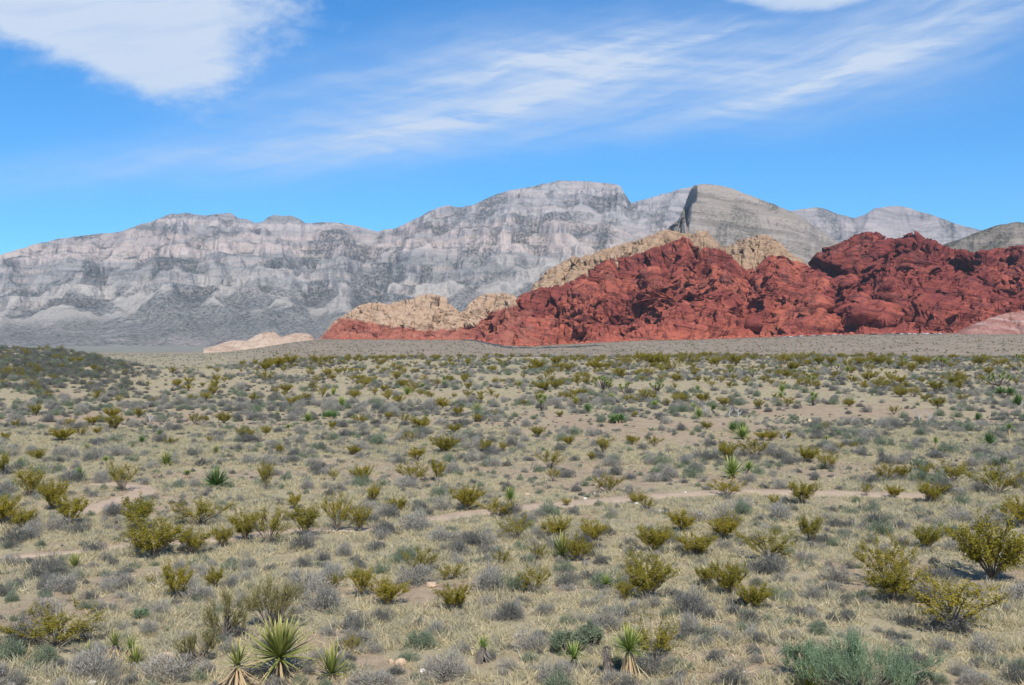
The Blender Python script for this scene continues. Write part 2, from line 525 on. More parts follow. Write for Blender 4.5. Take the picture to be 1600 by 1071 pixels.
# ------------------------------------------------------------------ far range
def height_range(name, sky_pts, px0, px1, ncol, nrow, Db, Dr, zb, prof, seed, mat, spur=(900, 0.16), rough=1.0, jag=1.2, back=0.25, yvar=0.04, gul=60, recede=None, spine=None):
    """a mountain front as a height field: columns by azimuth, rows from the toe to beyond the ridge line"""
    px = np.linspace(px0, px1, ncol)
    sk = np.interp(px, *np.array(sky_pts, float).T)
    sk = sk + fbm(px / 16.0, px * 0 + seed, 0, 4, seed) * jag
    nb = max(6, int(nrow * 0.14))
    v = np.concatenate([np.linspace(0, 1, nrow), 1 + np.linspace(0, 1, nb + 1)[1:] ** 1.4 * back])
    Vv, P = np.meshgrid(v, px, indexing='ij')
    dr = Dr * (1 + yvar * fbm(px / 170.0, px * 0, 3.3, 3, seed + 3))
    D = Db + Vv * (dr[None, :] - Db)
    if recede: D = D + np.interp(px, *np.array(recede, float).T)[None, :] * sst(Vv + 0.10 * fbm(P / 14, Vv * 9, 2.0, 3, 5), 0.75, 0.88)
    X = (P - CX) / FOC * D
    Hr = CAM_Z + (CY - sk) / FOC * dr - zb
    wl, slope = spur
    env = np.clip(np.sin(np.clip(Vv, 0, 1) * math.pi), 0, 1) ** 0.8
    v1 = np.clip(Vv, 0, 1)
    if spine is None:
        r0 = np.random.RandomState(seed); spine = []; p0 = px0
        while p0 < px1:
            spine.append((p0, p0 + r0.uniform(-25, 25), r0.uniform(0.75, 1.0))); p0 += r0.uniform(0.7, 1.3) * wl / dr.mean() * FOC
    pv = np.interp(v1, [p[0] for p in prof], [p[1] for p in prof])
    ps = np.interp(v1, [0, .12, .25, .4, .55, .7, .85, 1.0], [-.03, .02, .13, .31, .50, .70, .87, 1.0])
    wan = 0.16 * wl * fbm(X / wl * 1.4, D / wl * 0.9, 1.7, 3, seed + 5)
    k = 0.026 * Hr.max()
    acc = np.exp(np.clip(Hr[None, :] * pv / k, -50, 60))
    for pt, pb, stg in spine:
        cx = ((pb + (pt - pb) * v1) - CX) / FOC * D
        drop = np.abs(X + wan - cx) * slope * (0.55 + 0.45 * v1)
        hi = np.interp(pb + (pt - pb) * v1, px, Hr)
        acc = acc + np.exp(np.clip((hi * (pv + (ps - pv) * stg) - drop) / k, -50, 60))
    Z = k * np.log(acc) * np.clip(v1 / 0.10, 0, 1) ** 0.7 - 6 * (1 - np.clip(v1 / 0.05, 0, 1))
    bk = np.clip((Vv - 1) / back, 0, 1)
    pz = np.clip(Z / np.maximum(Hr[None, :], 1), 0, 1.2)
    s = ridged((X + wan) / 330, D / 900, 0.0, 4, seed + 7, 0.5) - 0.62
    up = sst(pz, 0.05, 0.42)
    Z = Z + s * gul * 1.25 * rough * up * (0.25 + 0.75 * env)
    det = (ridged((X + wan) / 150, D / 300, Z / 200, 4, seed + 17, 0.52) - 0.62) * gul * 0.5 * rough
    Z = Z + det * up * (0.35 + 0.65 * env)
    Z = Z + fbm(X / 60, D / 60, Z / 60, 3, seed + 23) * gul * 0.08 * rough * up
    Z = Z * (1 - bk ** 1.3)
    st = 92.0
    zt = Z + 0.03 * X + 55 * fbm(X / 900, D / 900, 2.2, 2, seed + 29)
    ph = zt / st - np.floor(zt / st)
    ter = st * (sst(ph, 0.62, 0.92) - ph)
    ph2 = zt / 31.0 - np.floor(zt / 31.0)
    ter = ter + 31 * (sst(ph2, 0.55, 0.9) - ph2) * 0.8
    Z = Z + ter * 0.9 * np.clip((pz - 0.22) * 5, 0, 1) * (0.4 + 0.8 * sst(fbm(X / 500, D / 500, Z / 200, 2, seed + 31), -0.3, 0.3))
    # make every column's sky line sit where the range ends against the sky
    elv = (Z + zb - CAM_Z) / D
    mx = elv.max(0)
    tgt = (CY - sk) / FOC
    dr = D[nrow - 1]
    q = np.clip((tgt + (CAM_Z - zb) / dr) / np.maximum(mx + (CAM_Z - zb) / dr, 1e-4), 0.6, 1.6)
    w = max(3, ncol // 16) | 1
    g = np.hanning(w + 2)[1:-1]; g /= g.sum()
    qs = np.convolve(np.pad(q, w // 2, mode='edge'), g, 'valid')
    Z = Z * qs[None, :]
    mx = ((Z + zb - CAM_Z) / D).max(0)
    q2 = np.clip((tgt + (CAM_Z - zb) / dr) / np.maximum(mx + (CAM_Z - zb) / dr, 1e-4), 0.6, 1.6)
    zf = Z / np.maximum(Z[:nrow].max(0)[None, :], 1)
    Z = zb + Z * (1 + (q2[None, :] - 1) * sst(zf, 0.45, 1.0))
    V = np.stack([X, D, Z], -1).reshape(-1, 3)
    me = mesh_np(name, V, grid_faces(len(v), ncol), mat, True, {'hf': np.clip(pz, 0, 1).ravel(), 'cliffy': s.ravel()})
    return tag(link(name, me), kind='structure')


def range_mat(name, z0, z1, bands, speck, veg, warm, dip=0.0, tree=0.042, ledges=0.022, wood_m=0.85, fold_m=520.0):
    m, nt = mat_new(name)
    pos = nt.new('ShaderNodeTexCoord').outputs['Object']
    x, y, z = nt.sep(pos)
    nx, ny, nz = nt.sep(nt.new('ShaderNodeNewGeometry').outputs['Normal'])
    big = nt.noise(pos, 0.0011, 4, 0.6)
    fold = nt.noise(pos, 0.00038, 2, 0.5)
    med = nt.noise(pos, 0.006, 5, 0.65)
    fine = nt.noise(pos, 0.03, 5, 0.7)
    zz = nt.math('ADD', z, nt.math('ADD', nt.math('ADD', nt.math('MULTIPLY', nt.math('SUBTRACT', big, 0.5), 150.0), nt.math('MULTIPLY', nt.math('SUBTRACT', fold, 0.5), fold_m)), nt.math('MULTIPLY', x, dip)))
    zz = nt.math('ADD', zz, nt.math('MULTIPLY', nt.math('SUBTRACT', med, 0.5), 26.0))
    f = nt.new('ShaderNodeMapRange'); nt.l.new(zz, f.inputs[0]); f.inputs[1].default_value = z0; f.inputs[2].default_value = z1
    col = nt.ramp(f.outputs[0], bands)
    thin = nt.noise(nt.comb(nt.math('MULTIPLY', x, 0.0008), nt.math('MULTIPLY', y, 0.0008), nt.math('MULTIPLY', zz, ledges)), 1.0, 4, 0.7)
    col = nt.mix(nt.math('MULTIPLY', nt.step(thin, 0.5, 0.60), 0.65), col, warm)
    col = nt.mix(nt.math('MULTIPLY', nt.step(thin, 0.46, 0.38), 0.55), col, veg)
    steep = nt.step(nz, 0.86, 0.60)
    lush = nt.step(nt.math('SUBTRACT', nt.math('ADD', nt.math('MULTIPLY', big, 0.6), nt.math('MULTIPLY', med, 0.4)), nt.math('MULTIPLY', nt.attr('cliffy'), 0.6)), 0.42, 0.58)
    # junipers and pinyons: dark dots, thick on the gentler benches
    ds = nt.voronoi(pos, tree, rand=1.0)
    ds2 = nt.voronoi(pos, tree * 2.1, rand=1.0)
    thick = nt.math('MULTIPLY', nt.math('ADD', nt.math('MULTIPLY', lush, 0.86), 0.14), nt.math('SUBTRACT', 1.0, nt.math('MULTIPLY', steep, 0.8)))
    toe = nt.math('MULTIPLY', nt.step(nt.attr('hf'), 0.50, 0.22), nt.step(nt.math('ADD', med, nt.math('MULTIPLY', big, 0.6)), 0.62, 0.80))
    thick = nt.math('MAXIMUM', thick, nt.math('MULTIPLY', nt.math('ADD', 0.45, nt.math('MULTIPLY', toe, 0.55)), nt.step(nt.attr('hf'), 0.55, 0.25)))
    dm = nt.math('MULTIPLY', nt.math('MAXIMUM', nt.step(ds, 0.50, 0.34), nt.step(ds2, 0.46, 0.30)), thick)
    col = nt.mix(nt.math('MULTIPLY', thick, 0.55), col, veg)
    col = nt.mix(nt.math('MULTIPLY', dm, 0.8), col, speck)
    col = nt.mix(nt.math('MULTIPLY', nt.step(fine, 0.45, 0.7), 0.25), col, (0.46, 0.43, 0.40))
    badl = nt.noise(pos, 0.0026, 3, 0.5)
    hf = nt.attr('hf')
    low = nt.math('MULTIPLY', nt.step(hf, 0.10, 0.20), nt.step(hf, 0.50, 0.34))
    bare_p = nt.math('MULTIPLY', nt.step(nt.math('ADD', badl, nt.math('ADD', nt.math('MULTIPLY', nt.attr('cliffy'), 0.5), nt.math('MULTIPLY', nt.math('SUBTRACT', med, 0.5), 0.2))), 0.52, 0.62), low)
    col = nt.mix(nt.math('MULTIPLY', bare_p, 0.6), col, (0.60, 0.55, 0.47))
    gul = nt.attr('cliffy')
    wood = nt.math('SUBTRACT', nt.noise(pos, 0.0019, 3, 0.55), nt.math('MULTIPLY', gul, 0.75))
    wd = nt.math('MULTIPLY', nt.step(nt.math('ADD', wood, nt.math('MULTIPLY', nt.math('SUBTRACT', med, 0.5), 0.4)), 0.42, 0.66), nt.math('MULTIPLY', nt.step(hf, 0.16, 0.28), nt.math('SUBTRACT', 1.0, bare_p)))
    col = nt.mix(nt.math('MULTIPLY', nt.math('MULTIPLY', wd, nt.math('ADD', 0.3, nt.math('MULTIPLY', nt.step(nt.voronoi(pos, tree * 1.15), 0.58, 0.36), 0.6))), wood_m), col, speck)
    col = nt.mix(1.0, col, (0.75, 0.725, 0.725), 'MULTIPLY')
    finish(nt, col, 0.95, nt.math('ADD', fine, nt.math('MULTIPLY', thin, 0.6)), 22.0, 1.0, 0.05)
    return m


RANGE_SKY = [(-900, 512), (-600, 470), (-300, 440), (-150, 425), (0, 399), (50, 383), (100, 372), (150, 366), (185, 363), (200, 358), (215, 352), (240, 345), (265, 335), (290, 333), (305, 335), (320, 337), (335, 335), (360, 333), (375, 342), (388, 343),
             (400, 349), (410, 347), (418, 340), (430, 336), (455, 338), (468, 342), (478, 349), (520, 347), (560, 354), (590, 362), (620, 356), (650, 342), (675, 328), (690, 323), (700, 321), (720, 325), (740, 320), (775, 304), (800, 297),
             (830, 292), (850, 287), (880, 282), (920, 284), (962, 288), (970, 292), (976, 303), (986, 317), (1000, 314), (1040, 302), (1080, 292), (1130, 296), (1180, 330), (1200, 352), (1260, 380), (1400, 400), (1800, 420)]
mt_main = range_mat('limestone_range', -20, 1300,
                    [(0.0, (0.40, 0.38, 0.33)), (0.10, (0.39, 0.375, 0.33)), (0.18, (0.41, 0.39, 0.355)), (0.25, (0.46, 0.44, 0.41)), (0.33, (0.36, 0.345, 0.32)), (0.40, (0.38, 0.365, 0.34)), (0.44, (0.37, 0.35, 0.33)),
                     (0.47, (0.62, 0.535, 0.475)), (0.55, (0.58, 0.48, 0.41)), (0.57, (0.40, 0.375, 0.355)), (0.62, (0.54, 0.45, 0.395)), (0.66, (0.36, 0.34, 0.325)), (0.72, (0.54, 0.50, 0.47)), (0.74, (0.37, 0.35, 0.34)), (0.83, (0.47, 0.44, 0.42)), (0.86, (0.36, 0.34, 0.335)), (0.93, (0.48, 0.455, 0.44)), (1.0, (0.42, 0.40, 0.39))],
                    (0.05, 0.06, 0.052), (0.17, 0.18, 0.165), (0.60, 0.495, 0.43), dip=0.03)
PROF = [(0, 0), (0.14, 0.03), (0.28, 0.075), (0.40, 0.135), (0.50, 0.20), (0.60, 0.285), (0.70, 0.39), (0.80, 0.53), (0.90, 0.73), (1, 1)]
height_range('mountain', RANGE_SKY, -800, 1500, 1760, 330, 4300, 8300, -14, PROF, 11, mt_main, spur=(900, 0.60), rough=1.0, jag=1.2, gul=98, spine=[(-760, -800, .8), (-620, -660, .9), (-480, -500, .8), (-360, -390, .9), (-240, -260, .8), (-110, -150, .9), (40, 5, .85), (130, 95, .95), (205, 165, .7), (290, 255, 1.0), (345, 350, 1.0), (395, 440, .95), (520, 560, .85), (585, 610, .5), (675, 620, .9), (745, 700, .75), (830, 790, 1.0), (905, 880, .95), (960, 965, 1.0), (1060, 1040, .85), (1150, 1140, .9), (1300, 1300, .9)])

FAR_SKY = [(1080, 420), (1130, 380), (1180, 345), (1220, 331), (1240, 329), (1275, 324), (1290, 327), (1310, 335), (1335, 341), (1350, 336), (1365, 327), (1385, 323), (1405, 322), (1420, 325), (1440, 332), (1460, 337), (1480, 345), (1500, 352), (1530, 359), (1580, 366), (1700, 385), (1900, 400)]
mt_far = range_mat('far_limestone', -20, 1200,
                   [(0.0, (0.30, 0.28, 0.25)), (0.5, (0.42, 0.40, 0.37)), (0.62, (0.34, 0.32, 0.30)), (0.75, (0.52, 0.48, 0.44)), (0.85, (0.40, 0.365, 0.34)), (1.0, (0.38, 0.34, 0.33))],
                   (0.06, 0.068, 0.055), (0.18, 0.18, 0.16), (0.55, 0.47, 0.42))
height_range('mountain', FAR_SKY, 1060, 1900, 520, 170, 6300, 9300, -14, PROF, 41, mt_far, spur=(800, 0.5), jag=1.0)

# the flat-topped peak with the dark bluff on its near end
PEAK_SKY = [(940, 470), (985, 420), (1020, 380), (1045, 356), (1060, 344), (1066, 330), (1073, 312), (1079, 297), (1085, 290), (1095, 288), (1110, 288), (1130, 291), (1150, 297), (1175, 307), (1200, 316), (1225, 326), (1250, 337), (1270, 352), (1290, 366), (1310, 379), (1345, 392), (1400, 420), (1460, 455), (1520, 500)]
mt_peak = range_mat('grey_peak', 0, 650,
                    [(0.0, (0.33, 0.295, 0.24)), (0.35, (0.35, 0.31, 0.25)), (0.50, (0.42, 0.37, 0.305)), (0.54, (0.29, 0.25, 0.21)), (0.62, (0.36, 0.315, 0.26)), (0.66, (0.27, 0.235, 0.20)), (0.74, (0.38, 0.33, 0.275)), (0.78, (0.28, 0.245, 0.21)), (0.86, (0.35, 0.305, 0.255)), (0.9, (0.27, 0.235, 0.20)), (1.0, (0.35, 0.305, 0.255))],
                    (0.055, 0.062, 0.04), (0.20, 0.185, 0.145), (0.46, 0.40, 0.335), dip=0.18, tree=0.07, ledges=0.026, wood_m=0.45, fold_m=60.0)
PROF2 = [(0, 0), (0.3, 0.2), (0.55, 0.42), (0.7, 0.58), (0.76, 0.76), (0.83, 0.82), (0.88, 0.95), (1, 1)]
height_range('mountain', PEAK_SKY, 940, 1520, 620, 190, 2900, 4100, -5, PROF2, 61, mt_peak, spur=(420, 0.5), rough=1.0, jag=1.2, gul=46, yvar=0.015, recede=[(940, 1500), (1040, 900), (1060, 520), (1072, 300), (1083, 60), (1090, 0), (1600, 0)])

HILL_SKY = [(1380, 440), (1440, 400), (1480, 380), (1505, 372), (1530, 362), (1552, 354), (1575, 349), (1590, 347), (1610, 350), (1650, 345), (1700, 338), (1800, 350)]
mt_hill = range_mat('olive_hill', 0, 500,
                    [(0.0, (0.27, 0.245, 0.19)), (0.5, (0.30, 0.265, 0.21)), (0.7, (0.24, 0.21, 0.17)), (0.85, (0.31, 0.27, 0.22)), (1.0, (0.25, 0.22, 0.18))],
                    (0.05, 0.055, 0.035), (0.15, 0.14, 0.095), (0.38, 0.32, 0.25), dip=0.1, tree=0.08, ledges=0.05, wood_m=0.0, fold_m=60.0)
height_range('hill', HILL_SKY, 1380, 1800, 360, 130, 2400, 3300, -5, PROF2, 83, mt_hill, spur=(260, 0.5), rough=0.5, jag=0.8, gul=36, yvar=0.02)


# ------------------------------------------------------------------ sandstone hills
def rock_mat(name, a, b, dark, pale=None, tan=None, band=None):
    m, nt = mat_new(name)
    pos = nt.new('ShaderNodeTexCoord').outputs['Object']
    n1 = nt.noise(pos, 0.012, 5, 0.6)
    n2 = nt.noise(pos, 0.06, 6, 0.68)
    n3 = nt.noise(pos, 0.3, 5, 0.7)
    x, y, z = nt.sep(pos)
    lay = nt.noise(nt.comb(nt.math('MULTIPLY', x, 0.006), nt.math('MULTIPLY', y, 0.006), nt.math('ADD', nt.math('MULTIPLY', z, 0.16), nt.math('MULTIPLY', x, 0.03))), 1.0, 4, 0.65)
    col = nt.mix(nt.step(nt.math('ADD', n1, nt.math('MULTIPLY', z, -0.0009)), 0.32, 0.52), a, b)
    stain = nt.noise(nt.comb(nt.math('MULTIPLY', x, 0.09), nt.math('MULTIPLY', y, 0.05), nt.math('MULTIPLY', z, 0.012)), 1.0, 4, 0.6)
    col = nt.mix(nt.math('MULTIPLY', nt.step(stain, 0.52, 0.68), 0.55), col, dark)
    col = nt.mix(nt.math('MULTIPLY', nt.step(lay, 0.48, 0.66), 0.5), col, dark)
    col = nt.mix(nt.math('MULTIPLY', nt.step(nt.math('ADD', nt.math('MULTIPLY', n2, 0.6), nt.math('MULTIPLY', n1, 0.4)), 0.50, 0.62), 0.75), col, dark)
    if pale: col = nt.mix(nt.math('MULTIPLY', nt.step(n2, 0.42, 0.30), 0.5), col, pale)
    if band: col = nt.mix(nt.math('MULTIPLY', nt.step(lay, 0.44, 0.36), 0.8), col, band)
    if tan:
        t = nt.mix(nt.step(n2, 0.35, 0.65), tan[0], tan[1])
        t = nt.mix(nt.math('MULTIPLY', nt.step(n3, 0.55, 0.72), 0.5), t, tan[2])
        col = nt.mix(nt.step(nt.math('ADD', nt.attr('tan'), nt.math('MULTIPLY', nt.math('SUBTRACT', n2, 0.5), 1.3)), 0.34, 0.66), col, t)
    bushes = nt.math('MULTIPLY', nt.step(nt.voronoi(pos, 0.09), 0.26, 0.14), nt.step(n1, 0.48, 0.62))
    col = nt.mix(nt.math('MULTIPLY', bushes, 0.55), col, (0.05, 0.055, 0.035))
    finish(nt, col, 0.93, nt.math('ADD', nt.math('MULTIPLY', n3, 0.5), nt.math('ADD', n2, nt.math('MULTIPLY', lay, 1.2))), 3.5, 1.0, 0.08)
    return m


def rock_mass(name, sky_pts, base_pts, ncol, nrow, Db, Dr, seed, mat, px0, px1, amp=(16, 7, 2.6), cell=(64, 27, 11), prof=None, tan_pts=None, jag=1.5, butt=45, lean=0.35):
    px = np.linspace(px0, px1, ncol)
    sk = np.interp(px, *np.array(sky_pts, float).T)
    bs = np.interp(px, *np.array(base_pts, float).T)
    sk = np.minimum(sk, bs - 1) + fbm(px / 7.0, px * 0 + 0.3 * seed, 0, 3, seed) * jag * sst(bs - sk, 2, 25)
    nb = max(8, int(nrow * 0.18))
    v = np.concatenate([np.linspace(-0.03, 1, nrow), 1 + np.linspace(0, 1, nb + 1)[1:] * 0.5])
    Vv, P = np.meshgrid(v, px, indexing='ij')
    X0 = (P - CX) / FOC * (Db + Dr) * 0.5
    dpt = Dr - Db
    toe = butt * (fbm(X0 / 150, X0 * 0, seed * 1.3, 3, seed + 2))
    vv = np.clip(Vv, 0, 1)
    prof = prof or [(0, 0), (0.12, 0.14), (0.3, 0.36), (0.42, 0.55), (0.62, 0.72), (0.8, 0.90), (1, 1)]
    # buttresses and alcoves: the front steps in and out along its length
    rb = ridged(X0 / 85 + 0.25 * vv, vv * 1.1, seed * 0.7, 4, seed + 4, 0.55) - 0.6
    ve = vv + lean * rb * np.sin(vv * math.pi) ** 0.8 + 0.10 * fbm(X0 / 40, vv * 3, seed * 1.1, 3, seed + 8) * np.sin(vv * math.pi)
    pz = np.interp(np.clip(ve, 0, 1), [p[0] for p in prof], [p[1] for p in prof])
    D = Db + toe + Vv * (dpt - toe)
    zb = CAM_Z + (CY - bs) / FOC * Db - 4
    Hh = CAM_Z + (CY - sk) / FOC * Dr - zb
    bk = np.clip((Vv - 1) / 0.5, 0, 1)
    Z = zb[None, :] + Hh[None, :] * pz * (1 - 0.9 * bk ** 1.4) - 6 * np.clip(-Vv, 0, 1) / 0.03 * 0.5
    X = (P - CX) / FOC * D
    # normals of this surface, then bulges and cracks pushed along them
    S = np.stack([X, D, Z], -1)
    du = np.gradient(S, axis=1); dv = np.gradient(S, axis=0)
    N = np.cross(du, dv); N /= np.linalg.norm(N, axis=-1)[..., None] + 1e-9
    wx = X + 14 * fbm(X / 60, D / 60, Z / 60, 3, seed + 30)
    wz = Z + 12 * fbm(X / 55, D / 55, Z / 55, 3, seed + 31) + 0.22 * X
    wy = D
    th = math.radians(26) + 0.5 * fbm(X / 260, D / 260, Z / 260, 2, seed + 33)
    ra, rb_ = wx * np.cos(th) + wz * np.sin(th), -wx * np.sin(th) + wz * np.cos(th)
    small = 0.12 + 1.0 * sst(fbm(X / 110, D / 110, Z / 70, 3, seed + 34), -0.35, 0.45)
    disp = 0; crack = 0
    joints = ridged(X / 95, D / 300, Z / 210, 3, seed + 36, 0.5)
    disp = disp - amp[0] * 1.5 * sst(joints, 0.80, 0.96)
    for i, (a, c) in enumerate(zip(amp, cell)):
        f1, f2, cid, off = worley(ra / c / (2.1, 1.9, 1.4, 1.2)[i], wy / c / 1.3, rb_ / c / (1.0, 0.8, 0.8, 0.8)[i], seed + 40 + i, True)
        a = a * (small if i > 1 else 0.35 + 0.65 * small if i else 1.0)
        tilt = GR[(cid * 1024).astype(int) * 7 % 1024]
        fac = (tilt * off).sum(-1)
        e = np.clip((f2 - f1) / 0.13, 0, 1)
        disp = disp + a * ((0.18, 0.28, 0.45, 0.5)[i] * (0.62 - f1 ** 2) + 0.9 * (cid - 0.5) + (1.15, 1.0, 0.8, 0.7)[i] * fac) - a * 1.15 * (1 - e) ** 2
        crack = np.maximum(crack, 1 - e)
    disp = disp + fbm(X / 18, D / 18, Z / 9, 4, seed + 50, 0.55) * amp[1] * 0.40
    env = sst(Vv, -0.02, 0.06) * (0.35 + 0.65 * sst(Hh, 5, 60))[None, :]
    scl = np.clip(Hh / 55.0, 0.3, 1.0)[None, :]
    S = S + N * (disp * env * scl)[..., None]
    # hold the sky line
    pxx = CX + FOC * S[..., 0] / S[..., 1]
    elv = (S[..., 2] - CAM_Z) / S[..., 1]
    ib = np.clip(((pxx - px0) / (px1 - px0) * (ncol - 1)).round().astype(int), 0, ncol - 1)
    mx = np.full(ncol, -9.0)
    np.maximum.at(mx, ib.ravel(), elv.ravel())
    have = mx + 0
    kk = np.ones(7) / 7
    have = np.convolve(np.pad(have, 3, mode='edge'), kk, 'valid')
    tg = (CY - sk) / FOC
    zbe = (zb - CAM_Z) / Db
    q = np.clip((tg - zbe) / np.maximum(have - zbe, 1e-3), 0.5, 1.8)
    q = np.convolve(np.pad(q, 2, mode='edge'), np.ones(5) / 5, 'valid')
    qv = q[ib]
    zfr = (S[..., 2] - zb[None, :]) / np.maximum((S[..., 2] - zb[None, :])[: nrow].max(0)[None, :], 1)
    qm = np.convolve(np.pad(q, 20, mode='edge'), np.ones(41) / 41, 'valid')[ib]
    S[..., 2] = zb[None, :] + (S[..., 2] - zb[None, :]) * (qm + (qv - qm) * sst(zfr, 0.55, 1.0))
    attrs = {'crack': crack.ravel()}
    if tan_pts is not None:
        py = CY - FOC * (S[..., 2] - CAM_Z) / S[..., 1]
        tb = np.interp(px, *np.array(tan_pts, float).T)[None, :]
        attrs['tan'] = np.clip(0.5 + (tb - py) / 14.0, 0, 1).ravel()
    me = mesh_np(name, S.reshape(-1, 3), grid_faces(len(v), ncol), mat, True, attrs)
    return tag(link(name, me), kind='structure')


RED = rock_mat('red_sandstone', (0.205, 0.050, 0.037), (0.345, 0.098, 0.060), (0.080, 0.029, 0.029), (0.44, 0.175, 0.115))
TANM = ((0.355, 0.235, 0.15), (0.41, 0.29, 0.195), (0.22, 0.125, 0.085))
RED_DEEP = rock_mat('deep_red_sandstone', (0.180, 0.042, 0.034), (0.300, 0.080, 0.054), (0.066, 0.025, 0.028), (0.36, 0.13, 0.09))
REDTAN = rock_mat('red_and_tan_sandstone', (0.235, 0.072, 0.050), (0.32, 0.115, 0.075), (0.13, 0.048, 0.04), (0.36, 0.165, 0.11), tan=TANM)
TAN = rock_mat('tan_sandstone', (0.335, 0.225, 0.138), (0.40, 0.285, 0.185), (0.20, 0.125, 0.082), (0.43, 0.33, 0.235))
PINK = rock_mat('pink_banded_sandstone', (0.29, 0.135, 0.105), (0.33, 0.18, 0.145), (0.20, 0.08, 0.062), (0.37, 0.25, 0.21), band=(0.38, 0.28, 0.245))
CREAM = rock_mat('cream_sandstone', (0.37, 0.265, 0.19), (0.44, 0.335, 0.25), (0.25, 0.16, 0.11), (0.48, 0.39, 0.31))

BP = [tuple(p) for p in BASE]
rock_mass('tan_ridge', [(805, 540), (822, 470), (832, 447), (850, 427), (880, 409), (895, 402), (905, 403), (925, 398), (940, 391), (980, 380), (1010, 371), (1030, 362), (1045, 359), (1060, 363), (1080, 367), (1095, 361), (1105, 362), (1115, 372), (1130, 387), (1140, 384), (1150, 378), (1170, 372), (1185, 367), (1200, 368), (1220, 380), (1235, 395), (1255, 408), (1275, 425), (1290, 450)],
          BP, 620, 150, 1700, 1960, 5, TAN, 800, 1292, amp=(11, 4.5, 1.6), cell=(62, 27, 11), jag=1.6, butt=30)
rock_mass('sandstone_hill', [(496, 533), (510, 516), (520, 503), (535, 494), (545, 489), (560, 478), (575, 474), (590, 473), (605, 476), (620, 472), (640, 469), (655, 464), (670, 459), (685, 462), (695, 466), (705, 478), (720, 489), (730, 481), (740, 468), (755, 462), (785, 457), (800, 461), (812, 470), (830, 480), (860, 520), (880, 538)],
          BP, 560, 170, 1470, 1640, 15, REDTAN, 496, 882, amp=(11, 6, 2.4), cell=(44, 20, 9), jag=1.2, butt=22,
          tan_pts=[(490, 540), (510, 520), (530, 497), (550, 499), (580, 505), (620, 510), (650, 515), (690, 516), (740, 511), (750, 500), (762, 490), (800, 478), (850, 470)])
rock_mass('red_hill', [(735, 533), (752, 522), (765, 505), (785, 488), (800, 472), (812, 462), (830, 455), (850, 450), (875, 447), (890, 441), (910, 431), (930, 420), (950, 405), (981, 402), (1000, 396), (1020, 388), (1040, 384), (1060, 374), (1070, 372), (1085, 386), (1105, 388), (1127, 391), (1140, 399), (1152, 411), (1170, 425), (1185, 415), (1202, 400), (1225, 402), (1247, 413), (1266, 419), (1300, 440), (1340, 480), (1380, 524)],
          BP, 1050, 250, 1440, 1720, 25, RED, 735, 1382, amp=(26, 11, 4.0, 1.3), cell=(120, 46, 18, 8), butt=60, lean=0.5)
rock_mass('red_hill', [(1215, 526), (1228, 492), (1242, 455), (1255, 428), (1266, 410), (1275, 398), (1290, 388), (1303, 387), (1310, 381), (1330, 371), (1350, 364), (1365, 365), (1375, 367), (1390, 373), (1400, 374), (1410, 372), (1420, 366), (1430, 364), (1438, 368), (1445, 373), (1460, 377), (1480, 388), (1500, 393), (1520, 395), (1545, 391), (1560, 388), (1600, 384), (1650, 380), (1750, 400), (1850, 450)],
          BP, 1000, 250, 1435, 1740, 35, RED_DEEP, 1215, 1850, amp=(26, 11.5, 4.2, 1.4), cell=(112, 44, 18, 8), butt=60, lean=0.5)
rock_mass('pink_slab', [(1490, 521), (1505, 514), (1525, 505), (1550, 496), (1575, 489), (1600, 486), (1650, 484), (1700, 490), (1760, 520)],
          BP, 200, 80, 1310, 1390, 45, PINK, 1490, 1760, amp=(6, 2.6, 1.0), cell=(50, 20, 8), jag=0.4, butt=8, lean=0.1)
rock_mass('cream_outcrop', [(318, 545), (335, 541), (350, 535), (365, 532), (385, 533), (400, 524), (415, 519), (428, 519), (440, 527), (455, 522), (472, 520), (485, 523), (492, 530), (500, 532)],
          [(300, 547), (340, 544), (500, 531)], 240, 70, 1530, 1590, 55, CREAM, 318, 500, amp=(8, 5, 2.0), cell=(34, 15, 7), jag=1.0, butt=8, lean=0.3)

# ------------------------------------------------------------------ the air
hz = bpy.data.materials.new('haze_air'); hz.use_nodes = True
nt = NT(hz.node_tree)
for n in list(nt.n): nt.n.remove(n)
pv = nt.new('ShaderNodeVolumePrincipled')
pv.inputs['Color'].default_value = (0.72, 0.86, 1.0, 1); pv.inputs['Density'].default_value = HAZE if 'HAZE' in globals() else 2.9e-5
pv.inputs['Anisotropy'].default_value = 0.1
nt.l.new(pv.outputs[0], nt.new('ShaderNodeOutputMaterial').inputs['Volume'])
c = 11600.0
bv = np.array([(x, y, z) for z in (-24.0, 1750.0) for y in (-c, c) for x in (-c, c)])
me = mesh_np('haze', bv, np.array([(0, 2, 3, 1), (4, 5, 7, 6), (0, 1, 5, 4), (2, 6, 7, 3), (0, 4, 6, 2), (1, 3, 7, 5)]), hz)
tag(link('haze', me), kind='stuff')
# ------------------------------------------------------------------ plant parts
RS = np.random.RandomState(20)


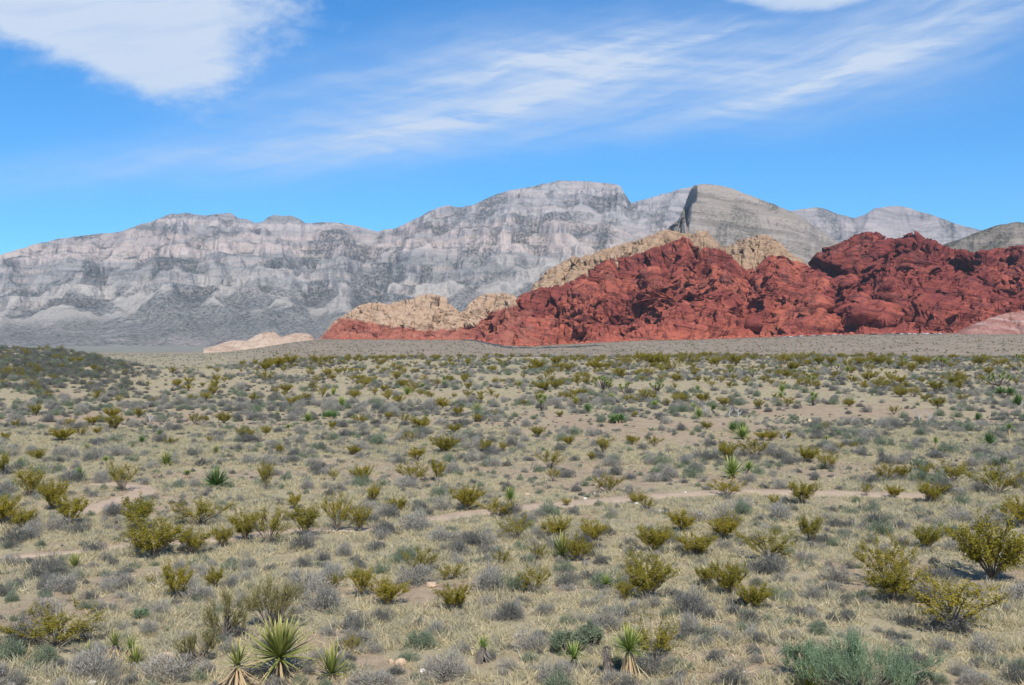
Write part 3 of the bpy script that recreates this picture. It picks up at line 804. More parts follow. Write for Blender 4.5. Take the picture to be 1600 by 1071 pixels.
class Soup:
    """collects loose triangles, quads and tubes for one mesh"""
    def __init__(s): s.v, s.t, s.q, s.a, s.n = [], [], [], [], 0
    def tris(s, p, al=None):                      # p (n,3,3)
        n = len(p)
        if not n: return
        s.v.append(p.reshape(-1, 3)); s.t.append(np.arange(3 * n).reshape(-1, 3) + s.n); s.n += 3 * n
        s.a.append((np.zeros((n, 3)) if al is None else al).reshape(-1))
    def grid(s, g, al=None):                      # g (r,c,3)
        r, c = g.shape[:2]
        s.v.append(g.reshape(-1, 3)); s.q.append(grid_faces(r, c) + s.n); s.n += r * c
        s.a.append((np.zeros((r, c)) if al is None else al).reshape(-1))
    def tube(s, pts, rad, k=4):
        pts = np.asarray(pts, float); rad = np.asarray(rad, float)
        tg = np.gradient(pts, axis=0); tg /= np.linalg.norm(tg, axis=1)[:, None] + 1e-9
        up = np.where(np.abs(tg[:, 2:3]) > 0.9, [[1.0, 0, 0]], [[0, 0, 1.0]])
        a = np.cross(tg, up); a /= np.linalg.norm(a, axis=1)[:, None] + 1e-9
        b = np.cross(tg, a)
        th = np.linspace(0, 2 * math.pi, k + 1)
        s.grid(pts[:, None, :] + rad[:, None, None] * (a[:, None, :] * np.cos(th)[None, :, None] + b[:, None, :] * np.sin(th)[None, :, None]))
    def mesh(s, name, mat, smooth=False):
        return mesh_np(name, np.concatenate(s.v), [np.concatenate(x) for x in (s.t, s.q) if x], mat, smooth, {'along': np.concatenate(s.a)})


def unit(v): return v / (np.linalg.norm(v, axis=-1)[..., None] + 1e-9)


def blades(base, direc, length, width, bend=0.0, rs=RS):
    """thin triangles from base along direc"""
    n = len(base)
    d = unit(direc)
    side = unit(np.cross(d, rs.normal(size=(n, 3))))
    tip = base + d * length[:, None]
    tip[:, 2] -= bend * length
    w = side * width[:, None] * 0.5
    return np.stack([base - w, base + w, tip], 1)


def leaflets(pos, size, rs, flat=0.0):
    """small leaf triangles at random attitudes"""
    n = len(pos)
    d = unit(rs.normal(size=(n, 3)) + [0, 0, flat]); e = unit(np.cross(d, rs.normal(size=(n, 3))))
    s = size[:, None]
    return np.stack([pos - e * s * 0.45, pos + e * s * 0.45, pos + d * s], 1)


M_CREO = leaf_mat('creosote_leaf', (0.322, 0.250, 0.017), (0.180, 0.162, 0.020), 0.36)
M_CREO_W = leaf_mat('creosote_stem', (0.13, 0.105, 0.085), (0.20, 0.17, 0.14), 0.0)
M_GREY = leaf_mat('grey_brush', (0.375, 0.348, 0.29), (0.245, 0.23, 0.195), 0.25)
M_DARK = leaf_mat('slate_brush', (0.195, 0.19, 0.165), (0.12, 0.122, 0.108), 0.2)
M_SAGE = leaf_mat('sage_leaf', (0.225, 0.26, 0.165), (0.15, 0.19, 0.12), 0.25)
M_STRAW = leaf_mat('straw_grass', (0.64, 0.55, 0.335), (0.48, 0.415, 0.25), 0.4)
M_STRAW2 = leaf_mat('grey_straw_grass', (0.48, 0.44, 0.305), (0.33, 0.305, 0.21), 0.4)
M_GREEN = leaf_mat('green_twig', (0.135, 0.205, 0.105), (0.20, 0.275, 0.16), 0.3, nscale=2.5)
M_EPH = leaf_mat('olive_twig', (0.235, 0.205, 0.075), (0.17, 0.155, 0.07), 0.3)
M_YUC = leaf_mat('yucca_leaf', (0.19, 0.26, 0.045), (0.12, 0.19, 0.04), 0.25, along=(0.44, 0.44, 0.13), rough=0.45, nscale=3.0, spec=0.4)
M_YUC_Y = leaf_mat('yellow_yucca_leaf', (0.22, 0.235, 0.05), (0.13, 0.165, 0.04), 0.25, along=(0.46, 0.42, 0.13), rough=0.45, nscale=3.0, spec=0.4)
M_YUC_D = leaf_mat('dark_yucca_leaf', (0.09, 0.17, 0.045), (0.065, 0.125, 0.036), 0.2, along=(0.20, 0.24, 0.09), rough=0.5, nscale=3.0, spec=0.35)
M_DRY = leaf_mat('dry_yucca_leaf', (0.50, 0.365, 0.195), (0.38, 0.27, 0.15), 0.2, along=(0.56, 0.44, 0.27), nscale=5.0)
M_DRYG = leaf_mat('weathered_yucca_leaf', (0.36, 0.325, 0.28), (0.25, 0.225, 0.195), 0.15, along=(0.42, 0.38, 0.33), nscale=5.0)
M_TRUNK = leaf_mat('shaggy_trunk', (0.12, 0.10, 0.085), (0.20, 0.17, 0.14), 0.0, nscale=14.0)
M_PALE = leaf_mat('bleached_stem', (0.40, 0.38, 0.35), (0.26, 0.245, 0.23), 0.0, nscale=14.0)


def creosote_meshes(seed, dense=1.0, flare=0.75, n_st=18, h=1.0, bare=0.38):
    """one creosote about 1 m tall and 1.2 m wide: forked stems fanning from the root, leaf sprays on the outer half"""
    rs = np.random.RandomState(seed)
    st, fo = Soup(), Soup()
    for i in range(n_st):
        az = 2 * math.pi * (i / n_st) + rs.uniform(-0.4, 0.4)
        sp = flare * rs.uniform(0.15, 1.0) ** 0.7
        H = h * rs.uniform(0.62, 1.0) * (1 - 0.22 * (sp / flare) ** 2)
        t = np.linspace(0, 1, 7)
        r = sp * (0.75 * t + 0.25 * t ** 2)
        wob = np.cumsum(rs.normal(0, 0.022, (7, 3)), 0) * t[:, None]
        P = np.stack([np.cos(az) * r, np.sin(az) * r, H * t ** 0.9], -1) + wob
        st.tube(P, 0.012 * (1 - 0.75 * t) + 0.002, 3)
        for k in range(rs.randint(6, 10)):
            u = rs.uniform(bare, 1.0)
            j = min(int(u * 6), 5); fr = u * 6 - j
            o = P[j] * (1 - fr) + P[j + 1] * fr
            d = unit(P[min(j + 1, 6)] - P[j] + rs.normal(0, 0.085, 3) + [0, 0, 0.05])
            L = rs.uniform(0.14, 0.30) * h
            e = o + d * L
            st.tube(np.stack([o, (o + e) / 2 + rs.normal(0, 0.012, 3), e]), [0.005, 0.0035, 0.0015], 3)
            n = int(rs.randint(38, 64) * dense)
            f = rs.uniform(0.1, 1.08, n)
            pos = o + d * (L * f)[:, None] + rs.normal(0, 0.028, (n, 3)) * (0.5 + 0.8 * f[:, None])
            fo.tris(leaflets(pos, rs.uniform(0.018, 0.038, n), rs, 0.5), np.tile(f[:, None], (1, 3)))
    return st, fo


def mound_mesh(seed, n=860, flat=0.55, wid=0.016, rough=0.16, mat=None, up=0.35, name='brush'):
    """low twiggy dome 1 m across, flat*1 m tall"""
    rs = np.random.RandomState(seed)
    s = Soup()
    a = rs.uniform(0, 2 * math.pi, n); ce = rs.uniform(0.02, 1, n) ** 0.75
    se = np.sqrt(1 - ce ** 2)
    lum = 1 + rough * 1.5 * np.sin(a * 2 + seed) + rough * 1.3 * np.cos(a * 3 + ce * 4 + seed * 2) + rs.normal(0, rough * 0.6, n)
    end = np.stack([np.cos(a) * se * 0.5, np.sin(a) * se * 0.5, ce * flat], -1) * lum[:, None]
    base = end * rs.uniform(0.35, 0.75, n)[:, None] + rs.normal(0, 0.03, (n, 3)); base[:, 2] = np.maximum(base[:, 2], 0)
    d = unit(end - base + [0, 0, 0.02]) + rs.normal(0, 0.33, (n, 3)) + [0, 0, up]
    L = rs.uniform(0.10, 0.24, n)
    s.tris(blades(end - unit(d) * (L * 0.6)[:, None], d, L, np.full(n, wid), 0, rs), np.tile([0, 0, 1.0], (n, 1)))
    m = n // 5
    b0 = rs.normal(0, 0.05, (m, 3)); b0[:, 2] = 0
    s.tris(blades(b0, end[:m] - b0 + rs.normal(0, .05, (m, 3)), np.linalg.norm(end[:m] - b0, axis=1) * 0.92, np.full(m, wid * 1.1), 0, rs))
    m = n
    s.tris(leaflets(end * rs.uniform(0.6, 1.0, n)[:, None] + rs.normal(0, 0.025, (n, 3)), rs.uniform(0.02, 0.042, n), rs, 0.3))
    return s.mesh(name, mat)


def tuft_mesh(seed, n=34, mat=None, h=0.27, spread=0.62, w=0.015, name='grass_tuft'):
    rs = np.random.RandomState(seed)
    s = Soup()
    b = rs.normal(0, 0.07, (n, 3)); b[:, 2] = -0.01
    d = np.stack([rs.normal(0, spread, n), rs.normal(0, spread, n), np.ones(n)], -1)
    s.tris(blades(b, d, h * rs.uniform(0.45, 1.1, n), np.full(n, w), 0.06, rs), np.tile([0, 0, 1.0], (n, 1)))
    return s.mesh(name, mat)


def leaf_grid(L, W, bend=0.0, k=6):
    """one stiff sword leaf along +Z: folded along the middle, widest low down, needle tip"""
    t = np.linspace(0, 1, k)
    w = W * np.interp(t, [0, 0.12, 0.35, 0.8, 1], [0.85, 0.7, 1.0, 0.55, 0.03])
    g = np.zeros((k, 3, 3))
    x = bend * L * t ** 2
    for c, sgn in enumerate((-1, 0, 1)):
        g[:, c, 1] = sgn * w * 0.5
        g[:, c, 0] = x + (abs(sgn) * w * 0.22)
        g[:, c, 2] = L * t
    return g, np.repeat(t[:, None], 3, 1)


def aim(az, el, roll=0.0):
    """rotation that turns +Z to the direction az, el"""
    return (Matrix.Rotation(az, 3, 'Z') @ Matrix.Rotation(math.pi / 2 - el, 3, 'Y') @ Matrix.Rotation(roll, 3, 'Z'))


def rosette_dirs(n, seed, lo=-0.25, hi=1.45):
    rs = np.random.RandomState(seed)
    out = []
    for i in range(n):
        f = (i + 0.5) / n
        out.append((i * 2.39996 + rs.uniform(-.2, .2), lo + (hi - lo) * f ** 0.8 + rs.uniform(-.12, .12), rs.uniform(0.8, 1.08)))
    return out


def rosette_mesh(name, mat, n, L, W, seed, lo=-0.25, hi=1.45, at=(0, 0, 0), soup=None):
    s = soup or Soup()
    rs = np.random.RandomState(seed + 1)
    for az, el, k in rosette_dirs(n, seed, lo, hi):
        g, al = leaf_grid(L * k, W, rs.uniform(-0.04, 0.10), 4)
        R = np.array(aim(az, el))
        d = np.array([math.cos(el) * math.cos(az), math.cos(el) * math.sin(az), math.sin(el)])
        s.grid(g @ R.T + d * 0.05 * L + np.array(at), al)
    return s if soup is not None else s.mesh(name, mat)


def skirt_mesh(name, mat, n, L, W, seed, top, lo=-1.45, hi=-0.7, rad=0.05):
    s = Soup(); rs = np.random.RandomState(seed)
    for i in range(n):
        az = rs.uniform(0, 2 * math.pi); el = rs.uniform(lo, hi)
        g, al = leaf_grid(L * rs.uniform(0.55, 1.05), W * rs.uniform(0.6, 1.1), rs.uniform(-0.05, 0.12), 4)
        R = np.array(aim(az, el))
        s.grid(g @ R.T + np.array([math.cos(az) * rad, math.sin(az) * rad, top * rs.uniform(0.55, 1.0)]), al)
    return s.mesh(name, mat)


def trunk_mesh(name, mat, pts, rad, seed, shag=30):
    s = Soup(); rs = np.random.RandomState(seed)
    pts = np.asarray(pts, float)
    s.tube(pts, rad, 8)
    seg = rs.randint(0, len(pts) - 1, shag); f = rs.uniform(0, 1, shag)
    o = pts[seg] * (1 - f)[:, None] + pts[seg + 1] * f[:, None]
    r = np.asarray(rad)[seg]
    a = rs.uniform(0, 2 * math.pi, shag)
    out = np.stack([np.cos(a), np.sin(a), np.zeros(shag)], -1)
    s.tris(blades(o + out * (r * 0.8)[:, None], out * 0.45 + [0, 0, -1.0], r * rs.uniform(1.2, 2.6, shag), r * 0.55, 0, rs))
    return s.mesh(name, mat)


# library of shared plant meshes
CREO = []
for i, (dn, fl, ns, bare) in enumerate([(1.0, 0.62, 20, 0.34), (1.1, 0.70, 24, 0.30), (0.9, 0.55, 18, 0.36), (1.15, 0.80, 26, 0.28), (0.55, 0.70, 18, 0.45), (0.7, 0.85, 20, 0.42), (1.0, 0.48, 15, 0.40)]):
    a, b = creosote_meshes(100 + i, dn, fl, ns, 1.0, bare)
    CREO.append((a.mesh('creosote_branches', M_CREO_W), b.mesh('creosote_foliage', M_CREO)))
CREO_FULL, CREO_THIN = [0, 1, 2, 3, 6], [4, 5]
GREY = [mound_mesh(200 + i, 880, 0.52 + 0.07 * (i % 3), mat=M_GREY, name='grey_brush') for i in range(4)]
DARK = [mound_mesh(220 + i, 880, 0.46 + 0.05 * (i % 3), mat=M_DARK, name='slate_brush') for i in range(4)]
M_HILL = leaf_mat('cloud_shaded_brush', (0.135, 0.14, 0.112), (0.09, 0.098, 0.075), 0.2)  # hill scrub with cloud shade worked into its dark colour
HILL = [mound_mesh(260 + i, 500, 0.6, mat=M_HILL, name='cloud_shaded_brush') for i in range(3)]
SAGE = [mound_mesh(240 + i, 880, 0.55, mat=M_SAGE, name='sage_brush') for i in range(3)]
BRUSH = {'g': GREY, 'b': DARK, 's': SAGE}
TUFT = [tuft_mesh(300 + i, 46, M_STRAW if i % 3 else M_STRAW2, 0.22 + 0.03 * (i % 4), 0.50 + 0.08 * (i % 3)) for i in range(8)]

SHORT = [tuft_mesh(320 + i, 40, M_STRAW if i % 2 else M_STRAW2, 0.13 + 0.02 * i, 0.9, 0.013) for i in range(4)]
# ------------------------------------------------------------------ placing and naming
placed = []            # x, y, radius of everything that stands on the ground


def ground_at(px, py):
    x, y = at_px(px, py)
    return x, y, gz(x, y)


names = {}
def once(label):
    """labels are meant for one thing only; keep count to catch slips"""
    names[label] = names.get(label, 0) + 1
    return label


def bush(kind, x, y, w, h, rot, label, group, cat='bush', var=None):
    z = gz(x, y)
    if kind in ('full', 'thin'):
        v = var if var is not None else RS.choice(CREO_FULL if kind == 'full' else CREO_THIN)
        br, fo = CREO[v]
        root = link('creosote_bush', None, None, (x, y, z - 0.02), rot, (w / 1.25, w / 1.25, h / 1.02))
        link('branches', br, root); link('foliage', fo, root)
    else:
        me = BRUSH[kind][RS.randint(len(BRUSH[kind]))]
        hh = {'g': 0.62, 'b': 0.55, 's': 0.6}[kind]
        root = link('sagebrush' if kind == 's' else 'brittle_shrub', me, None, (x, y, z - 0.02), rot, (w * 0.92, w * 0.92, h / hh))
    tag(root, once(label), cat, group)
    placed.append((x, y, w * 0.5))
    return root


# yuccas -------------------------------------------------------------------------------------------------
YL = {}
def yleaf(mat, bend, W=0.055):
    k = (mat.name, round(bend, 2), W)
    if k not in YL:
        s = Soup(); g, al = leaf_grid(1.0, W, bend, 7); s.grid(g, al)
        YL[k] = s.mesh('yucca_leaf', mat, True)
    return YL[k]


def yucca_near(px, py, w, h, label, mat=None, n=70, dry=26, trunk=0.3, dmat=None, seed=0, lo=-0.2, tilt=(0, 0), dl=0.7, W=0.06, splay=None, hang=(-1.35, -0.55)):
    """a yucca close enough that every leaf shows: each leaf is an object"""
    x, y, z = ground_at(px, py)
    s = y / FOC
    Wd, Ht = w * s, h * s
    rs = np.random.RandomState(900 + seed)
    root = link('yucca_plant', None, None, (x, y, z - 0.02), rs.uniform(0, 6))
    tag(root, once(label), 'yucca', 'yuccas among the desert shrubs')
    th = Ht * trunk
    top = np.array([tilt[0] * th, tilt[1] * th, th])
    t = np.linspace(0, 1, 5)[:, None]
    pts = top[None, :] * t
    link('trunk', trunk_mesh('yucca_trunk', M_TRUNK, pts, np.interp(t[:, 0], [0, 1], [0.075, 0.055]) * (1 + 0 * Wd), seed + 3, 46), root)
    L = Wd * 0.54
    Lz = (Ht - th)
    for az, el, k in rosette_dirs(n, seed + 40, lo, 1.42):
        me = yleaf(mat or M_YUC, rs.choice([-0.03, 0.03, 0.09]), W)
        ln = k * (L * math.cos(el) ** 2 + Lz * math.sin(max(el, 0)) ** 2 + 0.25 * L * 0)
        o = link('leaf', me, root)
        d = Vector((math.cos(el) * math.cos(az), math.cos(el) * math.sin(az), math.sin(el)))
        o.matrix_local = Matrix.Translation(Vector(top) + d * 0.03) @ aim(az, el).to_4x4() @ Matrix.Diagonal((ln, min(ln, 0.62), ln, 1))
    for i in range(dry):
        az = rs.uniform(0, 6.283); el = rs.uniform(*hang) if not (splay and i < splay) else rs.uniform(-0.3, 0.35)
        me = yleaf(dmat or M_DRY, rs.choice([0.0, 0.08, -0.06]), W)
        ln = dl * L * rs.uniform(0.7, 1.15)
        zt = th * rs.uniform(0.6, 1.0)
        ln = min(ln, max(zt * 1.05, 0.2) / max(math.sin(-el), 0.2)) if el < 0 else ln * 1.5
        o = link('dry_leaf', me, root)
        o.matrix_local = Matrix.Translation(Vector(top) * (zt / max(th, 1e-3)) + Vector((math.cos(az), math.sin(az), 0)) * 0.05) @ aim(az, el).to_4x4() @ Matrix.Diagonal((ln, min(ln, 0.6), ln, 1))
    placed.append((x, y, Wd * 0.4))
    return root


YKIND = {}
def yucca_kind(kind):
    """shared meshes of the farther yuccas, each about 1 m wide"""
    if kind not in YKIND:
        k = len(YKIND)
        if kind == 'rosette':
            YKIND[kind] = [('crown', rosette_mesh('yucca_crown', M_YUC, 64, 0.55, 0.05, k, -0.2, 1.4, (0, 0, 0.12)), None), ('dry_leaf_skirt', skirt_mesh('yucca_skirt', M_DRY, 18, 0.28, 0.045, k, 0.16), None)]
        elif kind == 'yellow':
            YKIND[kind] = [('crown', rosette_mesh('yucca_crown', M_YUC_Y, 54, 0.56, 0.05, k, -0.1, 1.4, (0, 0, 0.10)), None), ('dry_leaf_skirt', skirt_mesh('yucca_skirt', M_DRY, 18, 0.3, 0.045, k, 0.16), None)]
        elif kind == 'dark':
            YKIND[kind] = [('crown', rosette_mesh('yucca_crown', M_YUC_D, 70, 0.52, 0.055, k, -0.1, 1.45, (0, 0, 0.06)), None), ('dry_leaf_skirt', skirt_mesh('yucca_skirt', M_DRYG, 10, 0.24, 0.045, k, 0.12), None)]
        elif kind == 'clump':
            s = Soup(); rs = np.random.RandomState(k)
            for j, (a, b) in enumerate([(-0.32, 0.05), (-0.1, -0.1), (0.12, 0.1), (0.32, -0.02), (0.0, 0.25)]):
                rosette_mesh('', None, 34, 0.34, 0.045, 60 + j, 0.0, 1.45, (a, b, 0.08 + 0.05 * rs.rand()), s)
            YKIND[kind] = [('crown', s.mesh('yucca_crown', M_YUC_D), None), ('dry_leaf_skirt', skirt_mesh('yucca_skirt', M_DRY, 30, 0.25, 0.04, k, 0.16, rad=0.3), None)]
        elif kind == 'skirted':      # a trunk hung with straw leaves under a round head
            YKIND[kind] = [('trunk', trunk_mesh('yucca_trunk', M_TRUNK, [(0, 0, 0), (0.02, 0, 0.4), (0, 0.02, 0.8)], [0.09, 0.075, 0.06], k, 30), None),
                           ('crown', rosette_mesh('yucca_crown', M_YUC, 64, 0.52, 0.05, k, -0.15, 1.4, (0, 0.02, 0.8)), None),
                           ('dry_leaf_skirt', skirt_mesh('yucca_skirt', M_DRY, 46, 0.62, 0.055, k, 0.82, -1.5, -1.0), None)]
        elif kind == 'post':         # several shaggy heads on short dark trunks
            tr, cr = Soup(), Soup()
            for j, (a, b, hh) in enumerate([(-0.2, 0.05, 0.85), (0.15, -0.08, 1.0), (0.32, 0.1, 0.6)]):
                tr.tube(np.array([(a * 0.3, b * 0.3, 0), (a * 0.8, b, hh * 0.5), (a, b, hh)]), [0.1, 0.085, 0.07], 7)
                rosette_mesh('', None, 34, 0.34, 0.05, 80 + j, -0.5, 1.4, (a, b, hh), cr)
            YKIND[kind] = [('trunk', tr.mesh('yucca_trunk', M_TRUNK), None), ('crown', cr.mesh('yucca_crown', M_YUC), None), ('dry_leaf_skirt', skirt_mesh('yucca_skirt', M_DRYG, 30, 0.4, 0.05, k, 0.75, -1.5, -1.0, 0.15), None)]
    return YKIND[kind]
YDIM = {'rosette': (1.05, 0.70), 'yellow': (1.0, 0.68), 'dark': (1.0, 0.6), 'clump': (1.15, 0.5), 'skirted': (1.0, 1.32), 'post': (1.0, 1.35)}


def yucca_far(kind, px, py, w, h, label):
    x, y, z = ground_at(px, py)
    s = y / FOC
    a, b = YDIM[kind]
    root = link('yucca_plant', None, None, (x, y, z - 0.02), RS.uniform(0, 6.28), (w * s / a, w * s / a, h * s / b))
    tag(root, once(label), 'yucca', 'yuccas among the desert shrubs')
    for nm, me, _ in yucca_kind(kind): link(nm, me, root)
    placed.append((x, y, w * s * 0.4))


def joshua(px, py, w, h, label, seed, heads=7):
    x, y, z = ground_at(px, py)
    s = y / FOC
    rs = np.random.RandomState(seed)
    root = link('joshua_tree', None, None, (x, y, z - 0.03), 0.0)
    tag(root, once(label), 'joshua tree', 'branching yucca trees on the plain')
    Wd, Ht = w * s, h * s
    tr, cr = Soup(), Soup()
    fork = np.array([0, 0, Ht * 0.3])
    tr.tube(np.array([(0, 0, 0), fork * 0.5 + [0.02, 0, 0], fork]), [0.13, 0.11, 0.10], 8)
    for j in range(heads):
        a = 6.283 * j / heads + rs.uniform(-.4, .4)
        r = Wd * 0.40 * rs.uniform(0.35, 1.0)
        e = np.array([math.cos(a) * r, math.sin(a) * r, Ht * rs.uniform(0.55, 0.88)])
        m = (fork + e) / 2 + [0, 0, -0.06 * Ht]
        tr.tube(np.stack([fork, m, e]), [0.085, 0.07, 0.06], 6)
        rosette_mesh('', None, 40, max(0.16 * Ht, 0.26), 0.05, seed + j, -0.6, 1.4, tuple(e), cr)
    link('trunk', tr.mesh('joshua_trunk', M_TRUNK), root)
    link('crown', cr.mesh('joshua_crown', M_YUC), root)
    placed.append((x, y, Wd * 0.3))


# stones --------------------------------------------------------------------------------------------------
def stone_mat(name, a, b):
    m, nt = mat_new(name)
    pos = nt.new('ShaderNodeTexCoord').outputs['Object']
    n = nt.noise(pos, 3.0, 5, 0.65)
    finish(nt, nt.mix(nt.step(n, 0.35, 0.65), a, b), 0.9, n, 0.05, 0.6, 0.15)
    return m
M_ST_W = stone_mat('pale_stone', (0.62, 0.58, 0.53), (0.48, 0.43, 0.38))
M_ST_T = stone_mat('tan_stone', (0.50, 0.37, 0.25), (0.40, 0.28, 0.185))
STONES = []
for i in range(5):
    u = np.linspace(0, math.pi, 9); v = np.linspace(0, 2 * math.pi, 15)
    U, Vv = np.meshgrid(u, v, indexing='ij')
    p = np.stack([np.sin(U) * np.cos(Vv), np.sin(U) * np.sin(Vv), np.cos(U)], -1)
    f1, f2, cid = worley(p[..., 0] * 0.9 + i * 7, p[..., 1] * 0.9, p[..., 2] * 0.9, 60 + i)
    p = p * (0.75 + 0.35 * np.minimum(f1, 1.0) + 0.12 * fbm(p[..., 0] * 2 + i, p[..., 1] * 2, p[..., 2] * 2, 3, i))[..., None]
    STONES.append((p * 0.5).reshape(-1, 3))
STM = {k: [mesh_np('stone', s, grid_faces(9, 15), m, False) for s in STONES] for k, m in (('w', M_ST_W), ('t', M_ST_T))}


def stone(px, py, w, h, kind, label):
    x, y, z = ground_at(px, py)
    s = y / FOC
    i = RS.randint(5)
    o = link('stone', STM[kind][i], None, (x, y, z + h * s * 0.22), RS.uniform(0, 6), (w * s, w * s * RS.uniform(.7, 1), h * s * 1.15))
    tag(o, once(label), 'stone', 'loose stones on the desert floor')
    placed.append((x, y, w * s * 0.5))
# ------------------------------------------------------------------ the plants one can point at
# yuccas near the camera, each leaf its own piece
yucca_near(437, 1058, 122, 96, 'biggest yucca in the picture, a wide rosette of yellow-edged green swords over a straw skirt', M_YUC_Y, 124, 40, 0.34, seed=1, dl=0.9, W=0.07)
yucca_near(518, 1062, 60, 60, 'knee-high yellow-green yucca standing just right of the biggest rosette yucca', M_YUC_Y, 46, 12, 0.18, seed=2, W=0.085)
yucca_near(371, 1074, 60, 80, 'straggly yucca with long dry straw leaves splayed sideways, left of the biggest rosette', M_YUC_Y, 26, 46, 0.46, seed=3, dl=1.5, splay=7, W=0.09)
yucca_near(983, 1060, 66, 86, 'tall green-headed yucca with a long tan skirt, beside a dark dead stump', M_YUC, 110, 90, 0.54, seed=4, lo=-0.3, dl=1.3, W=0.06, hang=(-1.5, -1.12))
yucca_near(903, 1048, 44, 50, 'leaning small yucca with a grey dead skirt, left of the dark stump', M_YUC, 46, 34, 0.42, dmat=M_DRYG, seed=5, tilt=(-0.35, 0), dl=1.2, W=0.075, hang=(-1.5, -0.95))
yucca_near(748, 1038, 30, 46, 'little green rosette on a thin grey leaning stalk, alone in straw grass', M_YUC, 36, 14, 0.56, dmat=M_DRYG, seed=6, tilt=(-0.3, 0), dl=1.1, W=0.09)
yucca_near(180, 1026, 32, 44, 'yellow-tipped yucca on a drooping stalk, behind the big lavender mound shrub', M_YUC_Y, 40, 22, 0.45, seed=7, dl=1.2, W=0.09)
yucca_near(205, 1030, 26, 38, 'dark green small yucca head on a leafy stalk between two yellow yuccas', M_YUC, 36, 20, 0.5, seed=8, dl=1.1, W=0.1)
yucca_near(212, 1040, 42, 36, 'low upright yellow yucca in front of the small dark green yucca head', M_YUC_Y, 34, 8, 0.1, seed=9, lo=0.3, W=0.08)
yucca_near(138, 1024, 30, 24, 'pale yellow yucca tuft half hidden behind the big lavender mound shrub', M_YUC_Y, 30, 6, 0.1, seed=10, lo=0.2, W=0.1)
yucca_near(1265, 1083, 58, 48, 'bright yellow-green yucca fan in front of the great green shrub, cut by the lower edge', M_YUC_Y, 48, 8, 0.1, seed=11, lo=0.25, W=0.075)
yucca_near(878, 875, 48, 46, 'spiky pale yucca rosette growing out of a creosote clump below the trail', M_YUC_Y, 64, 14, 0.2, seed=12, W=0.07)
yucca_near(117, 889, 30, 28, 'small round yucca with dry litter at its foot, alone on the grassy flat', M_YUC_Y, 48, 14, 0.18, seed=13, W=0.08)
yucca_near(946, 921, 22, 26, 'tiny green yucca above a weathered grey skirt, left of the tallest mid creosote', M_YUC, 36, 18, 0.4, dmat=M_DRYG, seed=14, tilt=(-0.3, 0), W=0.1)
yucca_near(797, 802, 34, 46, 'yucca with a shaggy tan skirt at the bend where the trail begins', M_YUC, 58, 60, 0.5, seed=15, dl=1.4, lo=-0.3, W=0.075, hang=(-1.5, -1.1))

